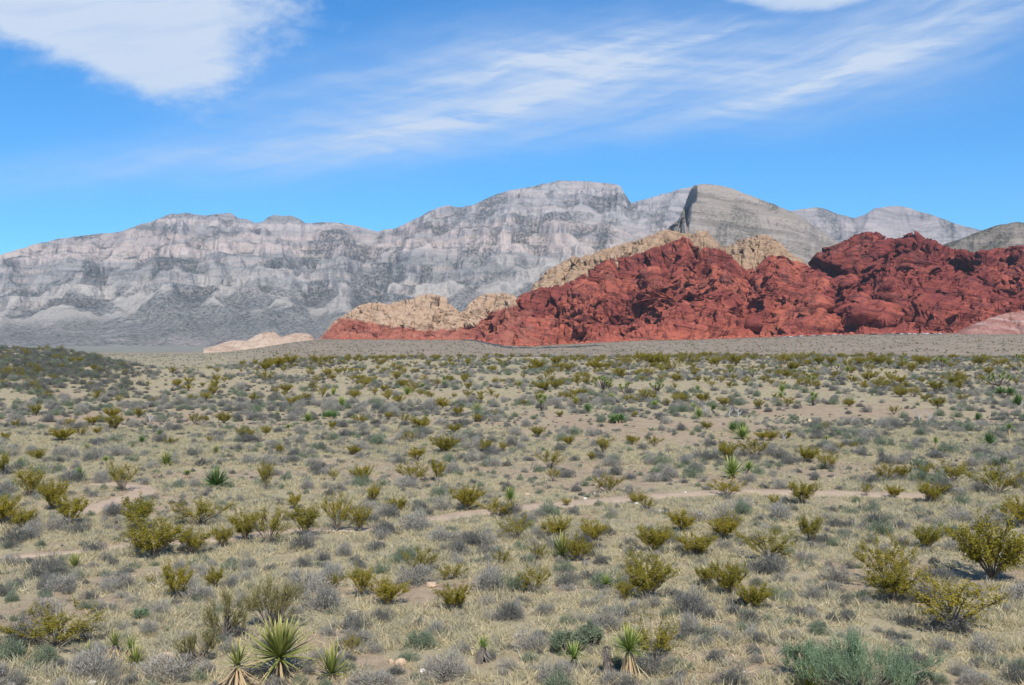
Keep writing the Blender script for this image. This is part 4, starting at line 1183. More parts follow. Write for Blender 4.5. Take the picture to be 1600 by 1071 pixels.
for k, px, py, w, h, lab in [
    ('dark', 338, 762, 52, 30, 'dense dark green yucca hummock on bare gravel, left part of the plain'),
    ('rosette', 1144, 748, 40, 34, 'fresh green yucca rosette above the trail with a fallen dry head beside it'),
    ('skirted', 1170, 752, 26, 34, 'dry tan yucca head slumping beside the fresh rosette above the trail'),
    ('clump', 1152, 678, 40, 20, 'upper rosette of the double yucca clump behind the upper trail bushes'),
    ('rosette', 1160, 687, 32, 20, 'lower rosette of the double yucca clump behind the upper trail bushes'),
    ('clump', 962, 661, 36, 15, 'low row-like yucca clump on the middle plain, several green fans side by side'),
    ('rosette', 1082, 643, 16, 13, 'small yucca fan left of the fallen dark log'),
    ('rosette', 1092, 655, 18, 18, 'yucca with yellow foot in front of the fallen dark log'),
    ('post', 848, 642, 24, 30, 'stout dark-trunked yucca with two shaggy heads on the middle plain'),
    ('dark', 918, 646, 17, 16, 'compact dark yucca between the shaggy double head and the low row-like clump'),
    ('rosette', 955, 628, 20, 14, 'yucca fan at the foot of the branching tree on the middle plain'),
    ('rosette', 1023, 638, 15, 13, 'lone yucca fan right of the branching tree, pale grass behind it'),
    ('rosette', 900, 632, 12, 12, 'small bright yucca left of the branching tree'),
    ('dark', 124, 752, 26, 22, 'dark yucca fan behind the leftmost creosote thicket'),
    ('yellow', 136, 704, 14, 12, 'bright green yucca spot on the pale grass, left side'),
    ('dark', 208, 701, 10, 9, 'tiny round dark yucca beside pale dead stalks on the left plain'),
    ('dark', 250, 682, 14, 12, 'dark yucca under the olive thicket on the left slope'),
    ('dark', 222, 693, 17, 13, 'dark yucca with pale stalks around it on the left plain'),
    ('yellow', 260, 729, 28, 24, 'yellowed yucca clump on the slope above the dense dark hummock'),
    ('yellow', 338, 710, 14, 15, 'upright yellow yucca with a grey dead stalk beside it'),
    ('skirted', 165, 731, 17, 20, 'tan-skirted yucca among grey brush, left slope'),
    ('yellow', 32, 730, 11, 17, 'narrow yellow-green yucca at the far left, among grey brush'),
    ('skirted', 293, 748, 20, 15, 'collapsed straw-coloured yucca left of the dense dark hummock'),
    ('rosette', 534, 638, 16, 19, 'tall bright yucca fan on the left middle plain, pale ground around it'),
    ('rosette', 521, 619, 13, 13, 'round yucca head above the tall bright fan on the left middle plain'),
    ('clump', 515, 655, 24, 14, 'dark and light yucca clump below the tall bright fan'),
    ('rosette', 481, 660, 20, 15, 'yellow-green yucca fan left of the dark and light clump'),
    ('skirted', 450, 678, 14, 17, 'pale-skirted yucca head on the left middle plain'),
    ('dark', 433, 654, 13, 11, 'small blue-green yucca left of the yellow-green fan'),
    ('rosette', 636, 618, 20, 14, 'dark-footed yucca at the edge of the olive thicket, mid plain'),
    ('skirted', 660, 612, 14, 14, 'yucca with an orange-tan skirt beside the olive thicket, mid plain'),
    ('dark', 695, 606, 16, 11, 'blue-green yucca behind the olive thicket, mid plain'),
    ('yellow', 746, 645, 20, 15, 'yellow yucca clump with a thin dead stalk, middle of the plain'),
    ('clump', 700, 596, 18, 9, 'distant low yucca clump behind the olive thicket'),
    ('dark', 1546, 695, 26, 19, 'dark blue-green yucca fan among grey brush, right side'),
    ('skirted', 1462, 708, 13, 29, 'slim trunked yucca with a drooping dark head, right plain'),
    ('dark', 1528, 657, 14, 12, 'round dark yucca on the right plain above the dark fan'),
    ('skirted', 1577, 682, 17, 22, 'pale spindly yucca on a thin stalk near the right edge'),
    ('dark', 1590, 634, 26, 18, 'large dark yucca tuft at the right edge, beside a pale stalk'),
    ('clump', 1571, 618, 36, 14, 'dark green yucca row at the foot of the many-headed tree'),
    ('post', 1272, 634, 20, 24, 'yucca with three short heads and a grey foot, right middle plain'),
    ('post', 1268, 604, 18, 20, 'dark forked yucca with golden leaves on the far right-middle plain'),
    ('skirted', 1325, 591, 13, 21, 'single-headed yucca post near the crest, right of the golden belt'),
    ('rosette', 1222, 614, 16, 14, 'small yucca left of the dark forked yucca near the crest'),
    ('rosette', 1220, 622, 13, 10, 'green yucca fan just in front of the small crest yucca'),
    ('yellow', 1291, 690, 15, 10, 'yellow low yucca beside grey brush on the pale right grassland'),
    ('post', 1142, 590, 16, 16, 'dark shaggy yucca group on the far crest, middle right'),
    ('dark', 1115, 640, 12, 9, 'tiny dark yucca behind the fallen dark log'),
    ('skirted', 812, 615, 11, 22, 'narrow yucca post left of the golden mid-plain bushes'),
    ('skirted', 1242, 588, 10, 12, 'thin yucca post on the crest, middle right'),
    ('rosette', 1090, 612, 12, 11, 'bright yucca dot behind the golden row of bushes'),
]:
    g_ = 1.0 if k in ('skirted', 'post') else 1.22
    yucca_far(k, px, py, w * g_, h * g_, lab)

for a in [(943, 617, 38, 30, 'branching pale-headed tree yucca on the middle plain', 501, 9), (976, 622, 24, 26, 'gaunt branching tree right of the pale-headed tree yucca', 502, 5),
          (1560, 612, 56, 32, 'wide many-headed tree yucca near the right edge', 503, 11), (1472, 580, 30, 24, 'tree yucca with upswept arms on the crest, right side', 504, 7),
          (1591, 580, 16, 28, 'tallest dark tree yucca on the crest at the right edge', 505, 4), (1308, 582, 18, 15, 'low branching yucca tree on the crest, right of middle', 506, 5),
          (1352, 573, 20, 11, 'round-headed yucca tree at the crest line, right of middle', 507, 4), (1025, 615, 30, 18, 'low spreading tree yucca with grey limbs right of the gaunt tree', 508, 6),
          (1176, 590, 22, 14, 'dark spreading tree yucca on the crest above the double clump', 509, 5), (1417, 572, 14, 12, 'small tree yucca on the crest left of the upswept one', 510, 4)]:
    joshua(*a)

# creosote bushes: px, py of the foot, width, height, look, label
C = [
 (47, 778, 42, 42, 'full', 'round creosote bush, topmost of the thicket at the far left of the trail'),
 (82, 797, 38, 46, 'full', 'narrow leaning creosote bush beside the round one in the far left thicket'),
 (110, 822, 66, 48, 'full', 'broad slanting creosote bush at the right end of the far left thicket'),
 (4, 822, 52, 44, 'full', 'creosote bush cut by the left edge in the far left thicket'),
 (35, 830, 44, 34, 'full', 'low creosote bush at the foot of the far left thicket'),
 (2, 745, 34, 34, 'full', 'creosote bush at the left edge above the far left thicket'),
 (190, 768, 46, 44, 'thin', 'see-through creosote bush with pale stems beside the sandy clearing on the left'),
 (217, 830, 66, 52, 'full', 'golden creosote bush at the upper corner of the biggest thicket'),
 (240, 872, 76, 58, 'full', 'largest rounded creosote bush of the biggest thicket, its dark foot in front'),
 (300, 868, 66, 40, 'full', 'low wide creosote bush beside the largest rounded one'),
 (312, 822, 64, 36, 'thin', 'long feathery creosote bush behind the biggest thicket'),
 (348, 856, 34, 32, 'full', 'small creosote bush at the right end of the biggest thicket'),
 (384, 845, 40, 44, 'full', 'creosote bush left of the pale-stemmed one in the trailside row'),
 (420, 853, 58, 54, 'thin', 'creosote bush on bare pale stems in the trailside row'),
 (475, 839, 58, 46, 'full', 'dark dense creosote bush, fullest of the trailside row'),
 (415, 766, 26, 40, 'full', 'slim upright creosote bush with a dark foot on gravel, above the trailside row'),
 (461, 796, 28, 24, 'full', 'small creosote bush right above the trailside row'),
 (527, 831, 38, 56, 'thin', 'tall wispy creosote bush with white stems by the trail'),
 (562, 831, 42, 42, 'full', 'compact creosote bush right of the tall wispy one by the trail'),
 (584, 785, 20, 30, 'full', 'narrow creosote bush standing alone above the trail, left of middle'),
 (621, 801, 30, 25, 'full', 'small dark creosote bush above the trail where grey brush starts'),
 (567, 757, 30, 31, 'full', 'flame-shaped creosote bush on the gravel slope, left of middle'),
 (522, 752, 17, 19, 'thin', 'little spindly creosote bush left of the flame-shaped one'),
 (436, 709, 17, 16, 'full', 'small golden creosote bush on the upper left gravel'),
 (554, 711, 22, 16, 'full', 'small creosote bush on the gravel slope above the flame-shaped one'),
 (652, 721, 40, 23, 'full', 'upper flat-topped creosote bush of the trio on the gravel slope'),
 (645, 756, 42, 31, 'thin', 'lower open creosote bush of the trio on the gravel slope'),
 (684, 753, 34, 37, 'full', 'lower upright creosote bush of the trio on the gravel slope'),
 (695, 709, 40, 28, 'full', 'creosote bush with a tall right tip, behind the gravel-slope trio'),
 (760, 708, 30, 23, 'full', 'rounded creosote bush right behind the gravel-slope trio'),
 (786, 706, 18, 16, 'full', 'small creosote bush touching the rounded one behind the gravel-slope trio'),
 (730, 798, 46, 39, 'full', 'bushy dark creosote at the left start of the sandy trail'),
 (776, 809, 42, 28, 'thin', 'sprawling thin creosote at the foot of the tan-skirted trail yucca'),
 (805, 846, 52, 38, 'thin', 'open creosote bush below the bend of the trail'),
 (860, 734, 40, 30, 'thin', 'pale open creosote on the bare gravel above the trail'),
 (864, 753, 22, 22, 'thin', 'small stemmy creosote just in front of the pale open one above the trail'),
 (889, 696, 18, 16, 'full', 'small creosote at the top of the central gravel patch'),
 (942, 709, 27, 25, 'full', 'dark upright creosote at the top of the central gravel patch'),
 (988, 696, 30, 17, 'full', 'flat creosote at the upper right of the central gravel patch'),
 (1022, 699, 20, 17, 'thin', 'thin creosote right of the flat one by the central gravel patch'),
 (924, 721, 16, 15, 'full', 'tiny dark creosote alone in the central gravel patch'),
 (950, 771, 38, 28, 'thin', 'nearly bare creosote with twisted stems just above the trail'),
 (996, 787, 28, 18, 'full', 'flat-topped creosote growing at the trail edge, centre'),
 (1012, 799, 24, 22, 'thin', 'thin creosote on the near side of the trail, centre'),
 (885, 791, 15, 12, 'full', 'miniature creosote on the near verge of the trail'),
 (1135, 722, 40, 32, 'full', 'broad creosote behind the fresh trail yucca'),
 (1180, 716, 46, 30, 'thin', 'open creosote right of the broad one behind the trail yucca'),
 (1136, 777, 44, 27, 'thin', 'wide thin creosote at the trail in front of the fresh yucca'),
 (870, 842, 50, 34, 'full', 'upright creosote behind the spiky pale rosette below the trail'),
 (926, 848, 40, 36, 'full', 'leaning creosote right of the spiky pale rosette below the trail'),
 (902, 878, 48, 40, 'full', 'creosote in front of the spiky pale rosette below the trail'),
 (841, 878, 30, 29, 'thin', 'thin brownish creosote left of the spiky pale rosette'),
 (1022, 864, 54, 44, 'full', 'full creosote bush above the tallest mid creosote'),
 (1066, 832, 42, 36, 'full', 'creosote bush on the near side of the trail, behind the full one'),
 (1090, 870, 58, 37, 'full', 'low spreading creosote in the belt below the trail'),
 (1132, 844, 46, 42, 'full', 'tallest creosote in the belt below the trail'),
 (1200, 877, 74, 46, 'thin', 'sparse wide creosote at the right end of the belt below the trail'),
 (1012, 937, 72, 72, 'full', 'tallest mid creosote, a big golden fan above the skirted yucca'),
 (975, 941, 34, 33, 'full', 'small creosote tucked at the left foot of the tallest mid creosote'),
 (1105, 919, 48, 40, 'full', 'left one of two joined creosotes on a sandy knoll'),
 (1140, 931, 48, 54, 'full', 'taller right one of two joined creosotes on a sandy knoll'),
 (1178, 953, 52, 42, 'full', 'low dark creosote below the sandy knoll'),
 (834, 926, 44, 39, 'thin', 'open creosote left of the tiny grey-skirted yucca'),
 (1022, 1038, 72, 64, 'thin', 'feathery creosote right behind the tall skirted yucca'),
 (1262, 723, 32, 26, 'full', 'creosote at the left end of the pale grassland above the trail'),
 (1293, 734, 28, 27, 'thin', 'thin creosote with a long shadow on the pale grassland'),
 (1310, 703, 17, 11, 'full', 'small golden creosote in the pale grassland'),
 (1385, 753, 32, 28, 'thin', 'left open creosote of the row above the right end of the trail'),
 (1412, 750, 34, 24, 'full', 'second creosote of the row above the right end of the trail'),
 (1444, 749, 22, 22, 'full', 'small creosote in the middle of the row above the right end of the trail'),
 (1490, 756, 50, 34, 'thin', 'pale spreading creosote of the row above the right end of the trail'),
 (1558, 774, 66, 44, 'thin', 'largest pale-stemmed creosote of the row above the right end of the trail'),
 (1254, 789, 50, 38, 'full', 'wide-topped creosote standing on the trail, right of centre'),
 (1210, 791, 20, 17, 'full', 'little creosote left of the wide-topped one on the trail'),
 (1354, 776, 14, 20, 'thin', 'slender creosote sprig in the right end of the trail'),
 (1396, 779, 25, 21, 'full', 'small creosote in the right end of the trail'),
 (1453, 788, 56, 34, 'full', 'dense wide creosote at the right end of the trail'),
 (1596, 824, 62, 50, 'full', 'creosote cut by the right edge above the hugest one'),
 (1266, 849, 42, 44, 'full', 'flame-shaped creosote in the straw grass, right of centre'),
 (1450, 859, 40, 38, 'full', 'dark creosote at the left shoulder of the hugest one'),
 (1550, 907, 118, 100, 'full', 'hugest creosote bush, on the right below the trail'),
 (1397, 944, 82, 60, 'full', 'front half of the tall two-tier creosote with a shadow on sand, right foreground'),
 (1385, 920, 74, 72, 'thin', 'rear half of the tall two-tier creosote, loose upright sprays'),
 (1490, 983, 140, 78, 'thin', 'widest sprawling creosote below the hugest one'),
 (275, 936, 66, 56, 'full', 'golden creosote with grey brush round its foot, lower left'),
 (336, 922, 40, 36, 'full', 'smaller creosote right of the golden one, lower left'),
 (235, 913, 17, 13, 'thin', 'small creosote sprig left of the golden one, lower left'),
 (87, 1013, 112, 58, 'thin', 'long sprawling brown-olive creosote near the lower left corner'),
 (565, 934, 46, 47, 'full', 'square dense creosote, left of a pair in the lower middle'),
 (606, 948, 60, 44, 'full', 'creosote with a shadow beside it, right of a pair in the lower middle'),
 (712, 955, 48, 43, 'full', 'golden creosote with bare stems below, lower middle'),
 (655, 902, 58, 44, 'thin', 'wispy creosote standing among grey brush behind the lower middle pair'),
 (522, 919, 22, 22, 'thin', 'small thin creosote left of the lower middle pair'),
 (551, 1019, 30, 26, 'thin', 'small brownish creosote between the biggest yucca and the pale boulder'),
 (705, 905, 40, 22, 'thin', 'low scattered creosote sprigs right of the wispy one'),
 (785, 885, 30, 24, 'thin', 'low thin creosote left of the brownish one by the rosette'),
]
for px, py, w, h, k, lab in C:
    x, y = at_px(px, py); s = y / FOC
    if 'thicket' in lab or 'trailside' in lab: s *= 1.08
    bush(k, x, y, w * s * 1.06, h * s * 1.04, RS.uniform(0, 6.28), lab, 'creosote bushes on the desert floor', 'creosote bush')

# creosotes farther out: their places come from the photograph, their names from what stands next to them
FAR_C = [(277, 605, 16), (300, 628, 16), (57, 650, 24), (24, 670, 18), (8, 690, 20), (110, 668, 18), (97, 690, 36), (126, 683, 20), (152, 680, 16), (180, 672, 40), (145, 665, 20), (217, 653, 20), (175, 655, 24), (305, 665, 24), (321, 660, 14), (350, 662, 24), (382, 687, 32), (328, 692, 15), (265, 697, 18), (60, 720, 24), (50, 715, 14),
 (416, 681, 20), (607, 657, 19), (632, 663, 21), (657, 672, 36), (562, 664, 20), (520, 672, 20), (715, 652, 24), (710, 677, 26), (747, 660, 17), (772, 652, 14), (692, 639, 22), (640, 692, 24), (732, 610, 18), (727, 596, 18), (447, 615, 20), (415, 597, 22), (620, 595, 20), (562, 597, 16), (512, 592, 22), (435, 575, 30), (497, 571, 28), (455, 572, 24), (415, 580, 20), (645, 612, 26), (630, 606, 18), (520, 596, 16), (600, 612, 14),
 (1012, 590, 20), (1057, 597, 18), (1062, 630, 26), (1097, 632, 32), (1130, 636, 26), (915, 602, 16), (902, 595, 14), (848, 611, 26), (868, 609, 26), (967, 591, 28), (1050, 581, 26), (1020, 573, 38), (992, 652, 13), (874, 652, 13), (1105, 671, 17), (1085, 588, 13), (1112, 605, 13), (840, 683, 22), (1020, 625, 14), (1040, 572, 20), (980, 575, 24), (930, 578, 20), (870, 572, 26), (1075, 568, 24), (1120, 574, 22), (1150, 572, 24), (1000, 566, 22), (890, 581, 20), (840, 578, 22), (1140, 580, 14), (1185, 640, 20),
 (1327, 636, 17), (1407, 621, 22), (1429, 621, 22), (1380, 610, 32), (1407, 600, 18), (1357, 596, 22), (1465, 640, 34), (1462, 615, 36), (1397, 648, 17), (1230, 636, 26), (1490, 601, 20), (1504, 628, 16), (1291, 671, 15), (1229, 687, 17), (1425, 583, 22), (1437, 571, 20), (1225, 570, 30), (1250, 569, 24), (1280, 571, 26), (1300, 573, 22), (1345, 572, 20), (1375, 571, 22), (1390, 574, 16), (1410, 577, 18), (1240, 580, 20), (1325, 576, 20), (1360, 582, 18), (1230, 592, 18), (1545, 588, 20), (1530, 572, 22), (1560, 575, 20), (1205, 690, 28), (1190, 688, 20), (1440, 600, 14), (1335, 700, 12)]
LANDMARK = []     # x, y, short phrase of the things one can find
for lab, px, py in [('the shaggy double-headed yucca', 848, 642), ('the branching pale-headed tree yucca', 943, 617), ('the low row-like yucca clump', 962, 661), ('the fallen dark log', 1117, 648), ('the double yucca clump', 1152, 682), ('the many-headed tree yucca', 1560, 612),
                    ('the upswept crest tree yucca', 1472, 580), ('the three-headed yucca', 1272, 634), ('the dark forked yucca', 1268, 604), ('the tall bright yucca fan', 534, 638), ('the dark and light yucca clump', 515, 655), ('the orange-skirted yucca', 660, 612), ('the yellow yucca clump with the dead stalk', 746, 645),
                    ('the pale-skirted yucca head', 450, 678), ('the round dark yucca', 1528, 657), ('the slim trunked yucca', 1462, 708), ('the dark yucca under the olive thicket', 250, 682), ('the bright green yucca spot', 136, 704), ('the narrow yellow-green yucca', 32, 730), ('the single-headed yucca post', 1325, 591),
                    ('the narrow yucca post', 812, 615), ('the dark shaggy yucca group', 1142, 590), ('the pale twin stalks', 1440, 660), ('the dense dark yucca hummock', 338, 762), ('the biggest rosette yucca', 437, 1058), ('the tall skirted yucca', 983, 1060), ('the great green shrub', 1335, 1075), ('the hugest creosote', 1550, 907), ('the widest sprawling creosote', 1490, 983),
                    ('the two-tier creosote', 1397, 944), ('the spiky pale rosette', 878, 875), ('the tan-skirted trail yucca', 797, 802), ('the fresh trail yucca', 1144, 748), ('the biggest creosote thicket', 260, 870), ('the far left thicket', 80, 815), ('the small round grassland yucca', 117, 889), ('the golden lower left creosote', 275, 936), ('the lower middle creosote pair', 590, 945), ('the pale boulder', 626, 1040),
                    ('the tallest mid creosote', 1012, 937), ('the low dark knoll creosote', 1178, 953), ('the wide-topped trail creosote', 1254, 789), ('the flame-shaped grass creosote', 1266, 849), ('the trailside creosote row', 450, 848), ('the gravel-slope creosote trio', 660, 745), ('the big lavender mound shrub', 145, 1057), ('the thin-stalked little yucca', 748, 1038), ('the bushy trail-start creosote', 730, 798), ('the dense creosote at the trail end', 1453, 788), ('the pale-stemmed row creosote', 1558, 774), ('the small tan rock slab', 257, 1030)]:
    x, y = at_px(px, py)
    LANDMARK.append((px, py, lab))
NTH = ['', 'second ', 'third ', 'fourth ', 'fifth ', 'sixth ', 'seventh ', 'eighth ', 'ninth ', 'tenth ']
RELS = {}


def by_landmark(items, noun):
    """items: (px, py, look). A label each: how it looks and on which side of which landmark, counted outwards where several are there"""
    rel = []
    for i, (px, py, look) in enumerate(items):
        best = min(LANDMARK, key=lambda L: math.hypot(px - L[0], (py - L[1]) * 2.6))
        ddx, ddy = px - best[0], (py - best[1]) * 2.6
        side = ('right of' if ddx > 0 else 'left of') if abs(ddx) > abs(ddy) else ('in front of' if ddy > 0 else 'behind')
        rel.append((best[2], side, math.hypot(ddx, ddy), i, look))
    cnt, out = {}, [None] * len(items)
    for lm, side, d, i, look in sorted(rel):
        k = cnt.get((lm, side, look, noun), 0); cnt[(lm, side, look, noun)] = k + 1
        tail = f'{look} {noun} {side} {lm}'
        out[i] = (NTH[k] + tail) if k < len(NTH) else None
        if out[i] and len(out[i].split()) > 16: out[i] = out[i].replace('brush mound', 'brush').replace('dark slate', 'slate').replace('yellow yucca clump with the', 'yellow yucca with the')
    return out


items = [(px, py, ('wide' if w >= 28 else 'small' if w <= 16 else 'rounded') + ' olive') for px, py, w in FAR_C]
labs = by_landmark(items, 'creosote bush')
for (px, py, w), lab in zip(FAR_C, labs):
    x, y = at_px(px, py); s = y / FOC
    k = 'full' if RS.rand() < 0.78 else 'thin'
    bush(k, x, y, w * s * 1.05, w * s * (0.62 if w > 24 else 0.8), RS.uniform(0, 6.28), lab or 'olive creosote bush on the far brushy plain', 'creosote bushes on the desert floor', 'creosote bush')
# ------------------------------------------------------------------ grey brush
B = [  # px, py, width, height, kind
 (78, 915, 36, 18, 'b'), (108, 922, 18, 12, 'b'), (172, 926, 30, 17, 'g'), (140, 936, 26, 13, 'b'), (72, 963, 46, 32, 'g'), (220, 966, 25, 15, 's'), (24, 970, 21, 10, 's'), (176, 956, 18, 12, 'b'), (248, 961, 42, 22, 'g'), (145, 1058, 88, 40, 'g'),
 (72, 1036, 52, 26, 's'), (20, 1031, 60, 30, 's'), (232, 991, 42, 24, 'g'), (262, 1059, 94, 30, 'g'), (87, 887, 26, 12, 'b'), (45, 883, 28, 11, 'b'), (177, 885, 22, 12, 'b'), (310, 896, 26, 13, 'g'), (355, 893, 26, 14, 's'), (390, 891, 28, 21, 'g'),
 (310, 937, 64, 24, 'g'), (362, 921, 30, 16, 'b'), (6, 932, 26, 16, 'b'), (4, 1058, 24, 14, 'b'), (505, 952, 72, 42, 'g'), (478, 926, 62, 36, 'g'), (555, 986, 44, 25, 'b'), (597, 971, 36, 20, 'b'), (520, 896, 26, 14, 'g'), (461, 906, 22, 14, 'b'),
 (505, 876, 28, 14, 'b'), (474, 886, 32, 16, 'b'), (560, 886, 24, 13, 'b'), (650, 914, 62, 30, 'g'), (765, 923, 66, 36, 'g'), (795, 969, 44, 32, 'b'), (762, 946, 26, 14, 'g'), (660, 1013, 52, 24, 's'), (700, 1060, 74, 42, 'g'), (655, 979, 20, 12, 'b'),
 (680, 991, 42, 20, 'g'), (762, 868, 32, 13, 'b'), (585, 1074, 76, 26, 'g'), (585, 1021, 32, 17, 'g'), (637, 1033, 34, 14, 's'), (887, 916, 38, 23, 'b'), (922, 908, 32, 18, 'b'), (940, 881, 34, 12, 'b'), (922, 949, 32, 14, 'g'), (806, 966, 32, 26, 'g'),
 (817, 943, 24, 12, 'b'), (850, 961, 36, 19, 'g'), (952, 986, 52, 34, 'g'), (960, 961, 32, 13, 's'), (885, 976, 26, 14, 's'), (907, 971, 22, 12, 'g'), (877, 1011, 42, 26, 's'), (918, 1009, 28, 27, 's'), (832, 1016, 52, 32, 'g'), (1082, 953, 42, 26, 'g'),
 (1077, 993, 46, 36, 'g'), (1110, 969, 26, 17, 'b'), (1172, 973, 36, 22, 'b'), (1190, 896, 52, 24, 'b'), (1052, 931, 30, 12, 'b'), (1020, 951, 32, 18, 'g'), (990, 953, 30, 16, 'g'), (1130, 1001, 42, 20, 'g'), (1100, 1011, 32, 17, 'g'), (1178, 1023, 28, 13, 'b'),
 (868, 1069, 54, 38, 'g'), (960, 1071, 52, 24, 'g'), (1145, 1071, 62, 26, 'b'), (1020, 1052, 62, 26, 'b'), (1212, 896, 42, 26, 'b'), (1210, 936, 28, 20, 's'), (1252, 961, 42, 13, 'b'), (1340, 936, 30, 13, 's'), (1300, 918, 30, 10, 'g'), (1350, 944, 20, 11, 'b'),
 (1315, 951, 15, 10, 'b'), (1300, 971, 24, 13, 'b'), (1283, 980, 18, 10, 'b'), (1245, 977, 18, 9, 'b'), (1460, 882, 20, 11, 'b'), (1465, 908, 52, 20, 'b'), (1487, 986, 92, 26, 'b'), (1535, 1023, 42, 32, 'g'), (1475, 1016, 42, 18, 'g'), (1522, 1044, 20, 14, 'b'),
 (1550, 1042, 16, 11, 'b'), (1592, 1067, 44, 32, 'b'), (1470, 1069, 28, 16, 's'), (1530, 1067, 52, 18, 'g'), (1327, 889, 18, 11, 'b'), (1295, 887, 16, 11, 'b'), (1257, 885, 20, 10, 's'), (1487, 861, 42, 18, 'g'), (25, 848, 54, 20, 'b'), (150, 863, 36, 15, 'b'),
 (157, 755, 26, 19, 'g'), (281, 762, 18, 12, 'b'), (304, 761, 24, 12, 'g'), (285, 791, 20, 14, 'b'), (170, 801, 20, 12, 'g'), (145, 777, 16, 9, 'b'), (315, 728, 22, 13, 'b'), (182, 713, 40, 16, 'g'), (425, 728, 24, 12, 'g'), (501, 703, 22, 12, 'b'),
 (490, 728, 26, 12, 'g'), (600, 836, 52, 19, 'b'), (650, 829, 62, 28, 'g'), (690, 846, 54, 21, 'g'), (740, 853, 44, 26, 'b'), (762, 852, 38, 20, 'g'), (762, 880, 28, 12, 'b'), (590, 861, 42, 14, 'b'), (895, 805, 28, 12, 'b'), (952, 811, 20, 10, 's'),
 (900, 768, 22, 11, 'b'), (955, 728, 36, 12, 'g'), (1036, 735, 22, 12, 'g'), (1087, 738, 36, 15, 'b'), (984, 866, 24, 12, 'b'), (985, 750, 22, 10, 'b'), (842, 738, 20, 11, 's'), (1405, 828, 30, 18, 'b'), (1347, 708, 16, 12, 'b'), (1377, 716, 14, 11, 'b'),
 (1287, 848, 36, 15, 'b'), (1200, 830, 30, 12, 'g'), (1330, 805, 26, 13, 's'), (1300, 800, 24, 10, 'b'), (1240, 800, 18, 11, 'b'), (1500, 775, 36, 14, 'g'), (1530, 770, 34, 20, 'g'), (1440, 812, 22, 10, 'b'), (1380, 865, 26, 12, 'g'), (1340, 870, 22, 10, 'b'),
]
LOOK = {'g': 'grey', 'b': 'dark slate', 's': 'sage-green'}
occ = lambda: np.array(placed) if placed else np.zeros((0, 3))
# more brush between, thinner over the bare gravel and off the trails
def scatter(n, d0, d1, rmin, rmax, seed, power=1.0, clear=0.7, bare_w=0.75, spread=0.62, nscale=9.0, ncut=0.0):
    rs = np.random.RandomState(seed)
    d = np.sqrt(rs.uniform(d0 ** 2, d1 ** 2, n)); x = d * rs.uniform(-spread, spread, n)
    cl = fbm(x / nscale, d / nscale, seed * 1.7, 3, 70 + seed % 9)
    keep = (rs.rand(n) < np.clip(0.62 + 1.3 * (cl - ncut), 0.08, 1)) & (rs.rand(n) > bare_mask(x, d) * bare_w)
    keep &= trail_dist(x, d) > 0.22
    x, d = x[keep], d[keep]
    r = rmin + (rmax - rmin) * rs.rand(len(x)) ** (1.6 * power)
    if clear:
        ok = np.ones(len(x), bool)
        for px_, py_, pr in occ():
            ok &= np.hypot(x - px_, d - py_) > pr * clear
        x, d, r = x[ok], d[ok], r[ok]
    return x, d, r, rs


its, recs = [], []
for px, py, w, h, k in B:
    x, y = at_px(px, py); s = y / FOC
    recs.append((x, y, w * s, h * s, k, px, py))
placed += [(r[0], r[1], r[2] * 0.45) for r in recs]
bx, bd, br, rsb = scatter(2600, 17.6, 95, 0.28, 0.95, 5, clear=0.8)
bk = rsb.choice(['g', 'b', 's'], len(bx), p=[0.42, 0.36, 0.22])
bz = ground_h(bx, bd)
bqx, bqy = CX + FOC * bx / bd, CY - FOC * (bz - CAM_Z) / bd
inside = (bqx > -20) & (bqx < 1620) & (bqy < 1085)
order = np.argsort(-(br / bd) * inside)
solo = set(order[:300 - len(recs) - 6].tolist())
for i in solo:
    recs.append((bx[i], bd[i], br[i], br[i] * rsb.uniform(0.42, 0.62), bk[i], bqx[i], bqy[i]))
its = [(r[5], r[6], ('big ' if r[2] > 0.85 else 'tiny ' if r[2] < 0.42 else '') + LOOK[r[4]]) for r in recs]
labs = by_landmark(its, 'brush mound')
SPECIAL = {0: None, 9: 'big lavender-grey mound shrub at the lower edge, left of the straggly yucca', 13: 'long pale grey brush drift between the lavender mound and the straggly yucca', 24: 'large tangled grey shrub with a dark hollow, left of the lower middle creosote pair',
           34: 'wide feathery grey shrub on the straw slope, right of the golden lower middle creosote', 81: None, 93: 'dark slate shrub in the lower right corner', 44: None}
for i, (r, lab) in enumerate(zip(recs, labs)):
    lab = SPECIAL.get(i) or lab or LOOK[r[4]] + ' brush mound among many on the open straw flat'
    x, y, w, h, k = r[:5]
    o = bush(k, x, y, w, h, RS.uniform(0, 6.28), lab, 'grey brush mounds on the desert floor', 'shrub')

